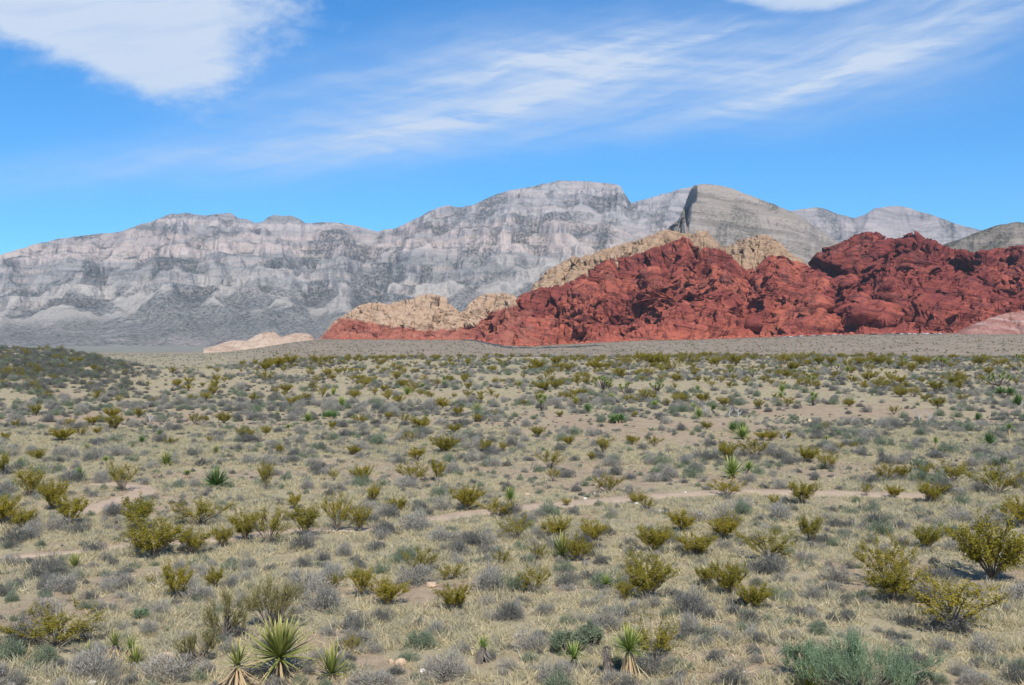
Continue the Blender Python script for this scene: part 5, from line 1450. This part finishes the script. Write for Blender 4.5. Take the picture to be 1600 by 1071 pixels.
# ------------------------------------------------------------------ scattered stuff
def gn_scatter(name, meshes, x, y, z, rot, scl, idx, kind='stuff'):
    """uncountable ground cover: points that carry small shared meshes"""
    src = bpy.data.collections.new(name + '_source')
    for i, m in enumerate(meshes):
        o = bpy.data.objects.new('%s_piece_%02d' % (name, i), m); src.objects.link(o)
    v = np.stack([x, y, z], -1)
    me = bpy.data.meshes.new(name)
    me.vertices.add(len(v)); me.vertices.foreach_set('co', np.ascontiguousarray(v, np.float32).ravel())
    a = me.attributes.new('rot', 'FLOAT_VECTOR', 'POINT'); a.data.foreach_set('vector', np.ascontiguousarray(rot, np.float32).ravel())
    a = me.attributes.new('scl', 'FLOAT_VECTOR', 'POINT'); a.data.foreach_set('vector', np.ascontiguousarray(scl, np.float32).ravel())
    a = me.attributes.new('pick', 'INT', 'POINT'); a.data.foreach_set('value', np.ascontiguousarray(idx, np.int32))
    o = link(name, me)
    g = bpy.data.node_groups.new(name + '_nodes', 'GeometryNodeTree')
    g.interface.new_socket('Geometry', in_out='INPUT', socket_type='NodeSocketGeometry')
    g.interface.new_socket('Geometry', in_out='OUTPUT', socket_type='NodeSocketGeometry')
    N = g.nodes; L = g.links
    gi, go = N.new('NodeGroupInput'), N.new('NodeGroupOutput')
    ci = N.new('GeometryNodeCollectionInfo'); ci.inputs[0].default_value = src
    ci.inputs['Separate Children'].default_value = True; ci.inputs['Reset Children'].default_value = True
    ip = N.new('GeometryNodeInstanceOnPoints'); ip.inputs['Pick Instance'].default_value = True
    def named(nm, t):
        n = N.new('GeometryNodeInputNamedAttribute'); n.data_type = t; n.inputs[0].default_value = nm
        return n.outputs[0]
    er = N.new('FunctionNodeEulerToRotation')
    L.new(named('rot', 'FLOAT_VECTOR'), er.inputs[0]); L.new(er.outputs[0], ip.inputs['Rotation'])
    L.new(named('scl', 'FLOAT_VECTOR'), ip.inputs['Scale']); L.new(named('pick', 'INT'), ip.inputs['Instance Index'])
    L.new(gi.outputs[0], ip.inputs['Points']); L.new(ci.outputs[0], ip.inputs['Instance']); L.new(ip.outputs[0], go.inputs[0])
    md = o.modifiers.new('scatter', 'NODES'); md.node_group = g
    return tag(o, kind=kind)


def yaw(rs, n, tilt=0.08):
    return np.stack([rs.normal(0, tilt, n), rs.normal(0, tilt, n), rs.uniform(0, 6.283, n)], -1)


JOINT = []
for i in (0, 1, 3, 5):
    a, b = creosote_meshes(400 + i, 0.8, 0.66, 16, 1.0, 0.32)
    na = a.n
    s = Soup(); s.v = a.v + b.v; s.t = a.t + [t + na for t in b.t]; s.q = a.q; s.a = a.a + b.a
    nt_ = sum(len(t) for t in s.t); nq = sum(len(q) for q in s.q)
    me = mesh_np('creosote_clump', np.concatenate(s.v), [np.concatenate(s.t), np.concatenate(s.q)], [M_CREO, M_CREO_W], False, {'along': np.concatenate(s.a)}, np.concatenate([np.zeros(nt_), np.ones(nq)]))
    JOINT.append(me)
JOINT_H = JOINT[:2]
# low brush: the remaining near mounds and the many small ones out to the crest
rest_i = np.array([i for i in range(len(bx)) if i not in solo])
x1, d1, r1, rs1 = scatter(18000, 42, 235, 0.30, 1.0, 6, clear=0, spread=0.6, nscale=16)
x2, d2, r2, rs2 = scatter(13000, 17.2, 80, 0.14, 0.42, 8, clear=0.5, spread=0.6, nscale=5)
X = np.concatenate([bx[rest_i], x1, x2]); Dd = np.concatenate([bd[rest_i], d1, d2]); Rr = np.concatenate([br[rest_i], r1, r2])
n = len(X)
pool = GREY + DARK + SAGE
pk = rs1.choice(len(pool), n, p=np.array([0.40 / 4] * 4 + [0.36 / 4] * 4 + [0.24 / 3] * 3))
left = (CX + FOC * X / Dd < 240) & (Dd > 95)          # far left rise: brush picked darker to stand in for cloud shade
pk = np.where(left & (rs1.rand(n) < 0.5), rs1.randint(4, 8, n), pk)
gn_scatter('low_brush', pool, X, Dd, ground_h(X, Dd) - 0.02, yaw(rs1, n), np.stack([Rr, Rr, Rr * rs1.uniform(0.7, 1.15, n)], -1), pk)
# the rise at the far left: thick scrub, coloured dark for cloud shade
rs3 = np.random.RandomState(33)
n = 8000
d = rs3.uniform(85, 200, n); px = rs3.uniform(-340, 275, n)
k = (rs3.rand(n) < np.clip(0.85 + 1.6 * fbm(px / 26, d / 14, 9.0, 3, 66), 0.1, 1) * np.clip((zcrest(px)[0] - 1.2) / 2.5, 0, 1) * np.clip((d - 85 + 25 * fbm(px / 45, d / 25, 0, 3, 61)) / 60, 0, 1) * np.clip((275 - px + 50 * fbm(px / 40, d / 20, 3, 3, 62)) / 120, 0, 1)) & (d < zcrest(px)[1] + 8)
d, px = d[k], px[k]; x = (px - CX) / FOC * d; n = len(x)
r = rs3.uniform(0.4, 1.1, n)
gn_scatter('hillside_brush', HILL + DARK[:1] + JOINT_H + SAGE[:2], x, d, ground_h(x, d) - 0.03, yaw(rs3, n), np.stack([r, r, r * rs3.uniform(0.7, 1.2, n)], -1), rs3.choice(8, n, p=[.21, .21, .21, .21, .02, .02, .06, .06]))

# far creosote belts towards the crest
cx_, cd_, cr_, rc = scatter(2300, 88, 226, 0.6, 1.5, 12, clear=0.4, spread=0.58, nscale=20, ncut=0.12, bare_w=0.9)
cpx = CX + FOC * cx_ / cd_
keep = (cd_ < zcrest(cpx)[1] + 6) & ~((cpx < 260) & (rc.rand(len(cx_)) < 0.5))
cx_, cd_, cr_ = cx_[keep], cd_[keep], cr_[keep]
ex = rc.uniform(-0.32, 0.5, 420); ed = rc.uniform(180, 224, 420)
kk = fbm(ex * 9, ed / 14, 0, 3, 77) > -0.10
ex, ed = ex[kk], ed[kk]; ex = ex * ed
cx_ = np.concatenate([cx_, ex]); cd_ = np.concatenate([cd_, ed]); cr_ = np.concatenate([cr_, rc.uniform(0.7, 1.5, len(ex))])
n = len(cx_)
ccz = ground_h(cx_, cd_)
solo_c = rc.permutation(n)[:46]
cm = np.ones(n, bool)
items = []
for i in solo_c:
    items.append((CX + FOC * cx_[i] / cd_[i], CY - FOC * (ccz[i] - CAM_Z) / cd_[i], 'distant olive'))
for i, lab in zip(solo_c, by_landmark(items, 'creosote bush')):
    if lab:
        cm[i] = False
        bush('full', cx_[i], cd_[i], cr_[i], cr_[i] * 0.72, RS.uniform(0, 6), lab, 'creosote bushes on the desert floor', 'creosote bush')
gn_scatter('far_creosote_brush', JOINT, cx_[cm], cd_[cm], ccz[cm] - 0.03, yaw(rc, cm.sum(), 0.04), np.stack([cr_[cm] / 1.25, cr_[cm] / 1.25, cr_[cm] * rc.uniform(0.55, 0.85, cm.sum())], -1), rc.randint(0, 4, cm.sum()))

# bunch grass
gx, gd, gr, rg = scatter(56000, 16.5, 70, 0.6, 1.5, 14, clear=0.2, bare_w=0.93, nscale=3.0, ncut=0.06)
hx, hd, hr, rh = scatter(42000, 16.5, 62, 0.7, 1.5, 18, clear=0.15, bare_w=0.8, nscale=2.2, ncut=-0.1)
gn_scatter('short_grass', SHORT, hx, hd, ground_h(hx, hd) - 0.01, yaw(rh, len(hx), 0.15), np.stack([hr * 1.4, hr * 1.4, hr], -1), rh.randint(0, 4, len(hx)))
gx2, gd2, gr2, rg2 = scatter(16000, 62, 215, 0.8, 1.9, 15, clear=0, bare_w=0.9, nscale=12.0, ncut=0.05)
gx, gd, gr = np.concatenate([gx, gx2]), np.concatenate([gd, gd2]), np.concatenate([gr, gr2])
n = len(gx)
gn_scatter('bunch_grass', TUFT, gx, gd, ground_h(gx, gd) - 0.01, yaw(rg, n, 0.12), np.stack([gr * 1.15, gr * 1.15, gr * rg.uniform(0.6, 1.0, n)], -1), rg.randint(0, 8, n))

# gravel on the bare ground, and the scrub of the bench below the cliffs
vx, vd, vr, rv = scatter(30000, 16.5, 60, 0.015, 0.075, 16, clear=0, bare_w=-0.2, nscale=3.0, power=2.0)
k = (rv.rand(len(vx)) < 0.25 + bare_mask(vx, vd))
vx, vd, vr = vx[k], vd[k], vr[k]; n = len(vx)
PEB = [mesh_np('pebble', s.reshape(9, 15, 3)[::2, ::2].reshape(-1, 3), grid_faces(5, 8), m, False) for s, m in zip(STONES, (M_ST_T, M_ST_T, M_ST_W, M_ST_T, M_TRUNK))]
gn_scatter('gravel', PEB, vx, vd, ground_h(vx, vd) + vr * 0.1, yaw(rv, n, 0.3), np.stack([vr, vr, vr * 0.6], -1), rv.choice(5, n, p=[.3, .3, .1, .2, .1]))
rs4 = np.random.RandomState(44)
n = 9000
d = np.sqrt(rs4.uniform(330 ** 2, 1420 ** 2, n)); x = d * rs4.uniform(-0.56, 0.56, n)
r = rs4.uniform(0.7, 1.7, n)
gn_scatter('bench_scrub', GREY + SAGE[:2] + JOINT[:2], x, d, ground_h(x, d) - 0.05, yaw(rs4, n), np.stack([r, r, r * 0.8], -1), rs4.choice(8, n, p=[.16, .16, .16, .16, .12, .12, .06, .06]))


# rubble shed by the cliffs along their foot
rs5 = np.random.RandomState(55)
n = 900
d = 1452 - 75 * rs5.rand(n) ** 1.6; px = rs5.uniform(520, 1640, n); x = (px - CX) / FOC * d
r = 1.0 + 6.0 * rs5.rand(n) ** 4 + 1.5 * rs5.rand(n)
RUB = [mesh_np('red_rubble', s_, grid_faces(9, 15), RED, False) for s_ in STONES]
gn_scatter('red_rubble', RUB, x, d, ground_h(x, d) + r * 0.1, yaw(rs5, n, 0.3), np.stack([r, r, r * 0.7], -1), rs5.randint(0, 5, n))


# ------------------------------------------------------------------ green and olive twig shrubs, single trunks
def spray_shrub(px, py, w, h, label, mats, seed, heads=34, per=46, cat='shrub', name='twig_shrub', wid=0.014, lean=0.5):
    """woody stems that end in brushes of fine upright twigs"""
    x, y, z = ground_at(px, py)
    s_ = y / FOC; W, H = w * s_, h * s_
    rs = np.random.RandomState(seed)
    st, fo = Soup(), Soup()
    for i in range(heads):
        a = rs.uniform(0, 6.283); q = rs.rand() ** 0.55
        e = np.array([math.cos(a) * q * W * 0.44, math.sin(a) * q * W * 0.30, H * (0.35 + 0.42 * rs.rand()) * (1.1 - 0.45 * q)]) * (0.8 + 0.35 * rs.rand())
        m = e * np.array([0.45, 0.45, 0.5]) + rs.normal(0, 0.03, 3)
        st.tube(np.stack([np.zeros(3) + rs.normal(0, 0.04, 3) * [1, 1, 0], m, e]), [0.018, 0.012, 0.006], 4)
        n = per
        b = e + rs.normal(0, 0.048, (n, 3)) * np.array([W * 0.5, W * 0.5, H * 0.8])
        d = np.array([math.cos(a) * q * lean, math.sin(a) * q * lean, 1.0]) + rs.normal(0, 0.36, (n, 3))
        L = rs.uniform(0.14, 0.34, n) * H
        fo.tris(blades(b, d, L, np.full(n, wid), 0, rs), np.tile([0, 0, 1.0], (n, 1)))
        t = b + unit(d) * (L * rs.uniform(0.3, 1, n))[:, None]
        fo.tris(leaflets(t, rs.uniform(0.018, 0.036, n), rs, 0.6))
    root = link(name, None, None, (x, y, z - 0.02), 0)
    tag(root, once(label), cat, 'twiggy green shrubs')
    link('branches', st.mesh('shrub_branches', M_CREO_W), root)
    link('foliage', fo.mesh('shrub_foliage', mats), root)
    placed.append((x, y, W * 0.45))


spray_shrub(1345, 1092, 236, 108, 'great rounded green shrub at the lower edge, right of middle', M_GREEN, 1, 64, 44, wid=0.010)
spray_shrub(1262, 1062, 90, 62, 'left lobe shrub of the great green shrub, behind the yellow-green yucca fan', M_GREEN, 2, 34, 46, wid=0.011)
spray_shrub(1425, 1075, 80, 40, 'dull green low shrub at the right foot of the great green shrub', M_SAGE, 3, 34, 60, wid=0.011)
spray_shrub(352, 1000, 66, 84, 'olive broom-like shrub with grey stems, behind the straggly yucca', M_EPH, 4, 26, 22)
spray_shrub(425, 985, 92, 92, 'tall brownish broom shrub with a pale bare stem, behind the biggest yucca', M_EPH, 5, 34, 24)
spray_shrub(315, 1035, 84, 62, 'low dark olive broom shrub left of the straggly yucca', M_EPH, 6, 26, 20)
spray_shrub(885, 1022, 62, 40, 'soft sage-green shrub behind the leaning grey-skirted yucca', M_SAGE, 7, 34, 60)
spray_shrub(922, 1012, 44, 42, 'bright sage shrub left of the tall skirted yucca', M_SAGE, 8, 28, 60)
spray_shrub(655, 1012, 42, 26, 'blue-green low shrub above the pale boulder', M_SAGE, 9, 24, 50)
spray_shrub(1565, 735, 30, 26, 'pale sage bush behind the largest pale-stemmed creosote', M_SAGE, 10, 22, 40)
spray_shrub(220, 968, 26, 18, 'small rounded dark green bush on the straw, lower left', M_GREEN, 11, 22, 40)
spray_shrub(1435, 735, 34, 22, 'greyish sage bush at the right of the small row creosote', M_SAGE, 12, 22, 40)

# dark dead trunk beside the skirted yucca, fallen log, bleached stalks
def dead_stump(px, py, w, h, label, mat, lean=0.1, name='tree_stump', fork=0):
    x, y, z = ground_at(px, py); s = y / FOC; W, H = w * s, h * s
    P = np.array([(0, 0, -0.03), (lean * H * 0.2, 0, H * 0.35), (lean * H * 0.6, 0, H * 0.7), (lean * H, 0, H)])
    root = link(name, None, None, (x, y, z), RS.uniform(-.3, .3))
    tag(root, once(label), 'dead trunk' if not fork else 'dead yucca', 'dead trunks and stalks')
    link('trunk', trunk_mesh('dead_trunk', mat, P, np.array([0.5, 0.46, 0.38, 0.16]) * W * (0.3 if fork else 1), RS.randint(999), 60), root)
    for k in range(fork):
        a = k * 2.1 + 0.6
        b = P[1 + k % 2]
        e = b + np.array([math.cos(a) * W * 0.9, math.sin(a) * W * 0.5, H * 0.42])
        link('stalk', trunk_mesh('dead_stalk', mat, np.stack([b, (b + e) / 2 + [math.cos(a) * W * .2, 0, 0], e]), np.array([0.10, 0.09, 0.04]) * W, RS.randint(999), 24), root)
    placed.append((x, y, W * 0.5))


dead_stump(950, 1056, 15, 46, 'dark ragged dead stump close to the tall skirted yucca', M_TRUNK, -0.05)
for a in [(1437, 660, 7, 19, 'left bleached stalk of the pale twin stalks on the right plain', M_PALE, -0.3, 'dead_stalk', 2), (1450, 661, 7, 17, 'right bleached stalk of the pale twin stalks on the right plain', M_PALE, 0.25, 'dead_stalk', 2),
          (1101, 649, 8, 16, 'bleached dead yucca left of the fallen dark log', M_PALE, 0.1, 'dead_stalk', 2), (1139, 651, 7, 14, 'bleached short stalk right of the fallen dark log', M_PALE, 0.2, 'dead_stalk', 1), (1154, 653, 7, 14, 'bleached stalk behind the upper rosette of the double yucca clump', M_PALE, -0.1, 'dead_stalk', 2),
          (235, 661, 7, 15, 'white forked dead stalk on the left plain', M_PALE, -0.3, 'dead_stalk', 2), (1224, 692, 7, 16, 'white dead stalk at the edge of the pale right grassland', M_PALE, 0.05, 'dead_stalk', 2), (944, 630, 8, 11, 'grey dead trunk at the left foot of the branching tree yucca', M_TRUNK, 0.2, 'dead_stalk', 1),
          (829, 735, 5, 16, 'dark charred stalk beside a small green yucca on the upper gravel', M_TRUNK, 0.3, 'dead_stalk', 1), (347, 708, 5, 15, 'grey leaning dead stalk beside the upright yellow yucca', M_PALE, 0.35, 'dead_stalk', 1), (1596, 640, 7, 15, 'pale stalk at the right edge beside the large dark tuft', M_PALE, 0.1, 'dead_stalk', 1),
          (170, 690, 7, 12, 'pale stubby stalk among brush left of the tiny round dark yucca', M_PALE, 0.1, 'dead_stalk', 1), (640, 613, 5, 12, 'thin orange-grey dead stalk in front of the olive thicket', M_DRY, 0.1, 'dead_stalk', 1)]:
    dead_stump(*a)
x, y, z = ground_at(1117, 650); s = y / FOC
root = link('fallen_log', None, None, (x, y, z + 0.08), 0.15)
tag(root, 'fallen dark log with a pale broken end on the middle plain', 'log')
P = np.array([(-5 * s, 0, 8 * s), (-1 * s, 0.1, 4 * s), (4 * s, 0.05, 1 * s), (8 * s, 0, -1.0 * s)])
link('bark', trunk_mesh('log_bark', M_TRUNK, P, np.array([1.6, 2.3, 2.5, 2.0]) * s, 5, 40), root)
link('broken_end', trunk_mesh('log_end', M_PALE, np.stack([P[3], P[3] + [2.5 * s, 0, 0.4 * s]]), np.array([1.8, 0.9]) * s, 6, 10), root)

# ------------------------------------------------------------------ stones one can point at
for a in [(626, 1041, 20, 15, 't', 'pale tan boulder on bare dirt, lower middle'), (660, 1053, 11, 9, 'w', 'smaller pale stone right of the tan boulder'), (611, 1037, 12, 9, 't', 'greyish stone touching the tan boulder on its left'),
          (257, 1032, 46, 14, 't', 'flat pinkish rock slab half sunk behind grey brush, lower left'), (221, 1067, 8, 7, 'w', 'round white stone at the lower edge between two brush mounds'), (144, 1071, 15, 7, 'w', 'flat white stone on the lower edge under the lavender mound'), (142, 1061, 8, 5, 'w', 'small white stone just above the flat white one'),
          (76, 1068, 9, 5, 'w', 'pointed white stone on the lower edge, left'), (18, 1072, 20, 6, 'w', 'broad white stone in the lower left corner'), (100, 1070, 6, 4, 'w', 'small white stone between the pointed and the flat one'), (674, 917, 22, 9, 't', 'peach-coloured rock above the golden lower middle creosote'),
          (305, 896, 9, 9, 't', 'upright tan rock behind the golden lower left creosote'), (914, 781, 7, 5, 'w', 'white stone on the trail, right of the trail yucca'), (957, 792, 7, 4, 'w', 'white stone on the near verge of the trail, centre'), (994, 789, 9, 5, 'w', 'white rock under the flat-topped trail creosote'),
          (1032, 800, 6, 4, 'w', 'white stone on the near side of the trail, right of the thin creosote'), (992, 750, 4, 3, 'w', 'white pebble-like stone on the gravel above the trail'), (1035, 752, 5, 3, 'w', 'whitish stone on the gravel, centre right'), (929, 772, 4, 3, 'w', 'small white stone left of the twisted-stem creosote'),
          (1071, 771, 5, 3, 'w', 'small white stone at the far edge of the trail'), (942, 795, 5, 3, 'w', 'small white stone below the trail, left of the verge stone'), (1079, 805, 5, 4, 'w', 'pale stone in straw grass below the trail'), (1094, 806, 9, 6, 'w', 'pair-like pale rock in straw grass, right of the pale stone'),
          (1370, 803, 6, 4, 'w', 'white stone in straw grass, right of centre'), (697, 767, 4, 3, 'w', 'white stone on gravel right of the slope trio'), (824, 774, 11, 4, 't', 'flat tan stone beside the trail yucca'), (1162, 1053, 7, 5, 'w', 'white stone on sand, lower right of middle'),
          (1571, 948, 7, 4, 'w', 'white stone on sand at the right, below the hugest bush'), (612, 857, 6, 5, 'w', 'pale stone under grey brush below the trailside'), (555, 957, 9, 3, 'w', 'flat white stone before the square dense creosote'), (121, 701, 6, 4, 'w', 'pale stone on the left grassland'),
          (876, 577, 6, 4, 'w', 'white block on the distant plain in front of the crest'), (1265, 661, 7, 8, 't', 'ochre rock on the pale right grassland'), (1435, 948, 12, 5, 't', 'low ochre stone on sand left of the widest sprawling bush')]:
    stone(*a)

# ------------------------------------------------------------------ the road and the parked cars at the foot of the cliffs
def bench_point(px, py):
    ds = np.linspace(500, 1445, 1500)
    xs = (px - CX) / FOC * ds
    p = CY + (CAM_Z - ground_h(xs, ds)) / ds * FOC
    i = np.argmin(np.abs(p - py) + (ds < 700) * 0.0)
    return float(xs[i]), float(ds[i])


m_road, nt = mat_new('asphalt')
n_ = nt.noise(nt.new('ShaderNodeTexCoord').outputs['Object'], 0.4, 4)
finish(nt, nt.mix(n_, (0.045, 0.045, 0.048), (0.065, 0.063, 0.062)), 0.85, spec=0.2)
rp = catmull([(-64, 1405), (-58, 1370), (-40, 1270), (-22, 1180), (-8, 1120), (20, 1060), (90, 1010)], 12)
tg = np.gradient(rp, axis=0); tg /= np.linalg.norm(tg, axis=1)[:, None]
nr_ = np.stack([-tg[:, 1], tg[:, 0]], -1)
V = []
for k_, dz in ((-1.35, -1.2), (-1, 0.9), (-0.33, 1.0), (0.33, 1.0), (1, 0.9), (1.35, -1.2)):
    p = rp + nr_ * k_ * 4.2
    V.append(np.stack([p[:, 0], p[:, 1], ground_h(rp[:, 0], rp[:, 1]) + dz], -1))
me = mesh_np('road', np.stack(V, 1).reshape(-1, 3), grid_faces(len(rp), 6), m_road, True)
tag(link('road', me), kind='structure')


for p0, p1 in ((1216, 1324), (1354, 1482)):
    pp = np.linspace(p0, p1, 24)
    V = []
    for dd in (1336, 1342, 1364, 1372):
        xx = (pp - CX) / FOC * dd
        V.append(np.stack([xx, np.full(24, dd) + 2 * np.sin(pp / 9), ground_h(xx, xx * 0 + dd) + (0.15 if 1340 < dd < 1370 else -0.6)], -1))
    me = mesh_np('car_park', np.stack(V, 0).reshape(-1, 3), grid_faces(4, 24), m_road, True)
    tag(link('car_park', me), kind='structure')


def simple_mat(name, c, rough=0.4, spec=0.5):
    m, nt = mat_new(name); finish(nt, (*c, 1), rough, spec=spec); return m
GLASS = simple_mat('car_glass', (0.02, 0.025, 0.03), 0.1, 0.8)
TYRE = simple_mat('tyre_rubber', (0.02, 0.02, 0.02), 0.8, 0.2)
CARC = {'white': (0.78, 0.78, 0.77), 'silver': (0.45, 0.46, 0.48), 'black': (0.015, 0.015, 0.017), 'blue': (0.05, 0.09, 0.2), 'grey': (0.16, 0.165, 0.175)}
CARP = {k: simple_mat('paint_' + k, c, 0.3, 0.5) for k, c in CARC.items()}


def loft(sec, x_half, mat, name):
    """side profile (y, z) pairs swept across the car with tucked-in edges"""
    sec = np.asarray(sec, float); c = sec.mean(0)
    rows = []
    for xx, k in ((-x_half, 0.90), (-x_half * 0.94, 1.0), (x_half * 0.94, 1.0), (x_half, 0.90)):
        q = c + (sec - c) * k
        rows.append(np.stack([np.full(len(q), xx), q[:, 0], q[:, 1]], -1))
    V = np.stack(rows).reshape(-1, 3); n = len(sec)
    F = [(r * n + i, r * n + (i + 1) % n, (r + 1) * n + (i + 1) % n, (r + 1) * n + i) for r in range(3) for i in range(n)]
    me = bpy.data.meshes.new(name)
    me.from_pydata(V.tolist(), [], F + [tuple(range(n))[::-1], tuple(range(3 * n, 4 * n))])
    me.materials.append(mat); me.update()
    return me
SED = [(-2.2, 0.35), (-2.2, 0.72), (-2.0, 0.86), (-1.35, 0.92), (1.0, 0.95), (1.95, 0.82), (2.2, 0.68), (2.2, 0.35)]
CAB = [(-1.45, 0.90), (-0.85, 1.38), (0.35, 1.40), (1.05, 0.93)]
SUV = [(-2.3, 0.4), (-2.3, 1.05), (-2.2, 1.12), (1.0, 1.12), (2.1, 0.98), (2.3, 0.8), (2.3, 0.4)]
SCB = [(-2.2, 1.10), (-2.0, 1.72), (0.35, 1.74), (1.05, 1.11)]
wheel_s = Soup(); wheel_s.tube(np.array([(-0.11, 0, 0), (0.11, 0, 0)]), [0.33, 0.33], 12)
th = np.linspace(0, 2 * math.pi, 13)[:-1]
for xx in (-0.11, 0.11):
    rim = np.stack([np.full(12, xx), np.cos(th) * 0.33, np.sin(th) * 0.33], -1)
    wheel_s.tris(np.stack([np.tile([[xx, 0, 0]], (12, 1)), rim, np.roll(rim, -1, 0)], 1))
WHEEL = wheel_s.mesh('car_wheel', TYRE)
CAR = {}
def car(px, y_off, colour, suv, rot, label, group='cars parked along the foot of the red cliffs'):
    k = (colour, suv)
    if k not in CAR:
        CAR[k] = (loft(SUV if suv else SED, 0.92, CARP[colour], 'car_body'), loft(SCB if suv else CAB, 0.80, GLASS, 'car_windows'),
                  loft([(a, b + (0.06 if b > 1.2 else 0.5)) for a, b in (((-1.9, 1.70), (-1.8, 1.74), (0.2, 1.76), (0.3, 1.72)) if suv else ((-0.8, 1.36), (-0.7, 1.40), (0.2, 1.42), (0.3, 1.38)))], 0.78, CARP[colour], 'car_roof'))
    y = y_off; x = (px - CX) / FOC * y
    root = link('parked_car', None, None, (x, y, gz(x, y)), rot)
    tag(root, once(label), 'car', group)
    for nm, me in zip(('body', 'windows', 'roof'), CAR[k]): link(nm, me, root)
    for sx in (-0.86, 0.86):
        for sy in (-1.4, 1.4):
            link('wheel', WHEEL, root, (sx, sy, 0.33))


ORD = ['first', 'second', 'third', 'fourth', 'fifth', 'sixth', 'seventh', 'eighth', 'ninth', 'tenth', 'eleventh', 'twelfth', 'thirteenth', 'fourteenth', 'fifteenth', 'sixteenth']
row1 = [('silver', 0), ('white', 0), ('grey', 1), ('white', 1), ('black', 0), ('silver', 1), ('blue', 0), ('white', 0), ('grey', 0), ('white', 1), ('silver', 0)]
for i, (c_, s_) in enumerate(row1):
    car(1226 + i * 8.6 + (i % 3), 1352 + (i % 2) * 6, c_, s_, math.radians(75 + 25 * (i % 3)), f'{ORD[i]} car from the left in the left car row under the red cliff, {c_}')
row2 = [('blue', 0), ('grey', 1), ('silver', 0), ('black', 1), ('white', 0), ('grey', 0), ('white', 1), ('white', 0), ('black', 0), ('silver', 1), ('white', 1), ('black', 1), ('silver', 0), ('white', 0)]
for i, (c_, s_) in enumerate(row2):
    car(1382 + i * 6.6 + (i % 2), 1350 + (i % 3) * 5, c_, s_, math.radians(70 + 30 * (i % 3)), f'{ORD[i]} car from the left in the right car row under the red cliff, {c_}')
car(1362, 1350, 'black', 1, 1.5, 'lone dark car between the two car rows, its left neighbour black too')
car(1367, 1346, 'black', 1, 1.6, 'lone dark car between the two car rows, nearer the right row')
car(735, 1372, 'white', 1, 0.2, 'pale car on the road where it meets the red cliff', 'cars driving on the far road')
car(799, 1130, 'silver', 0, 1.2, 'silver car on the plain right of the dark road', 'cars driving on the far road')
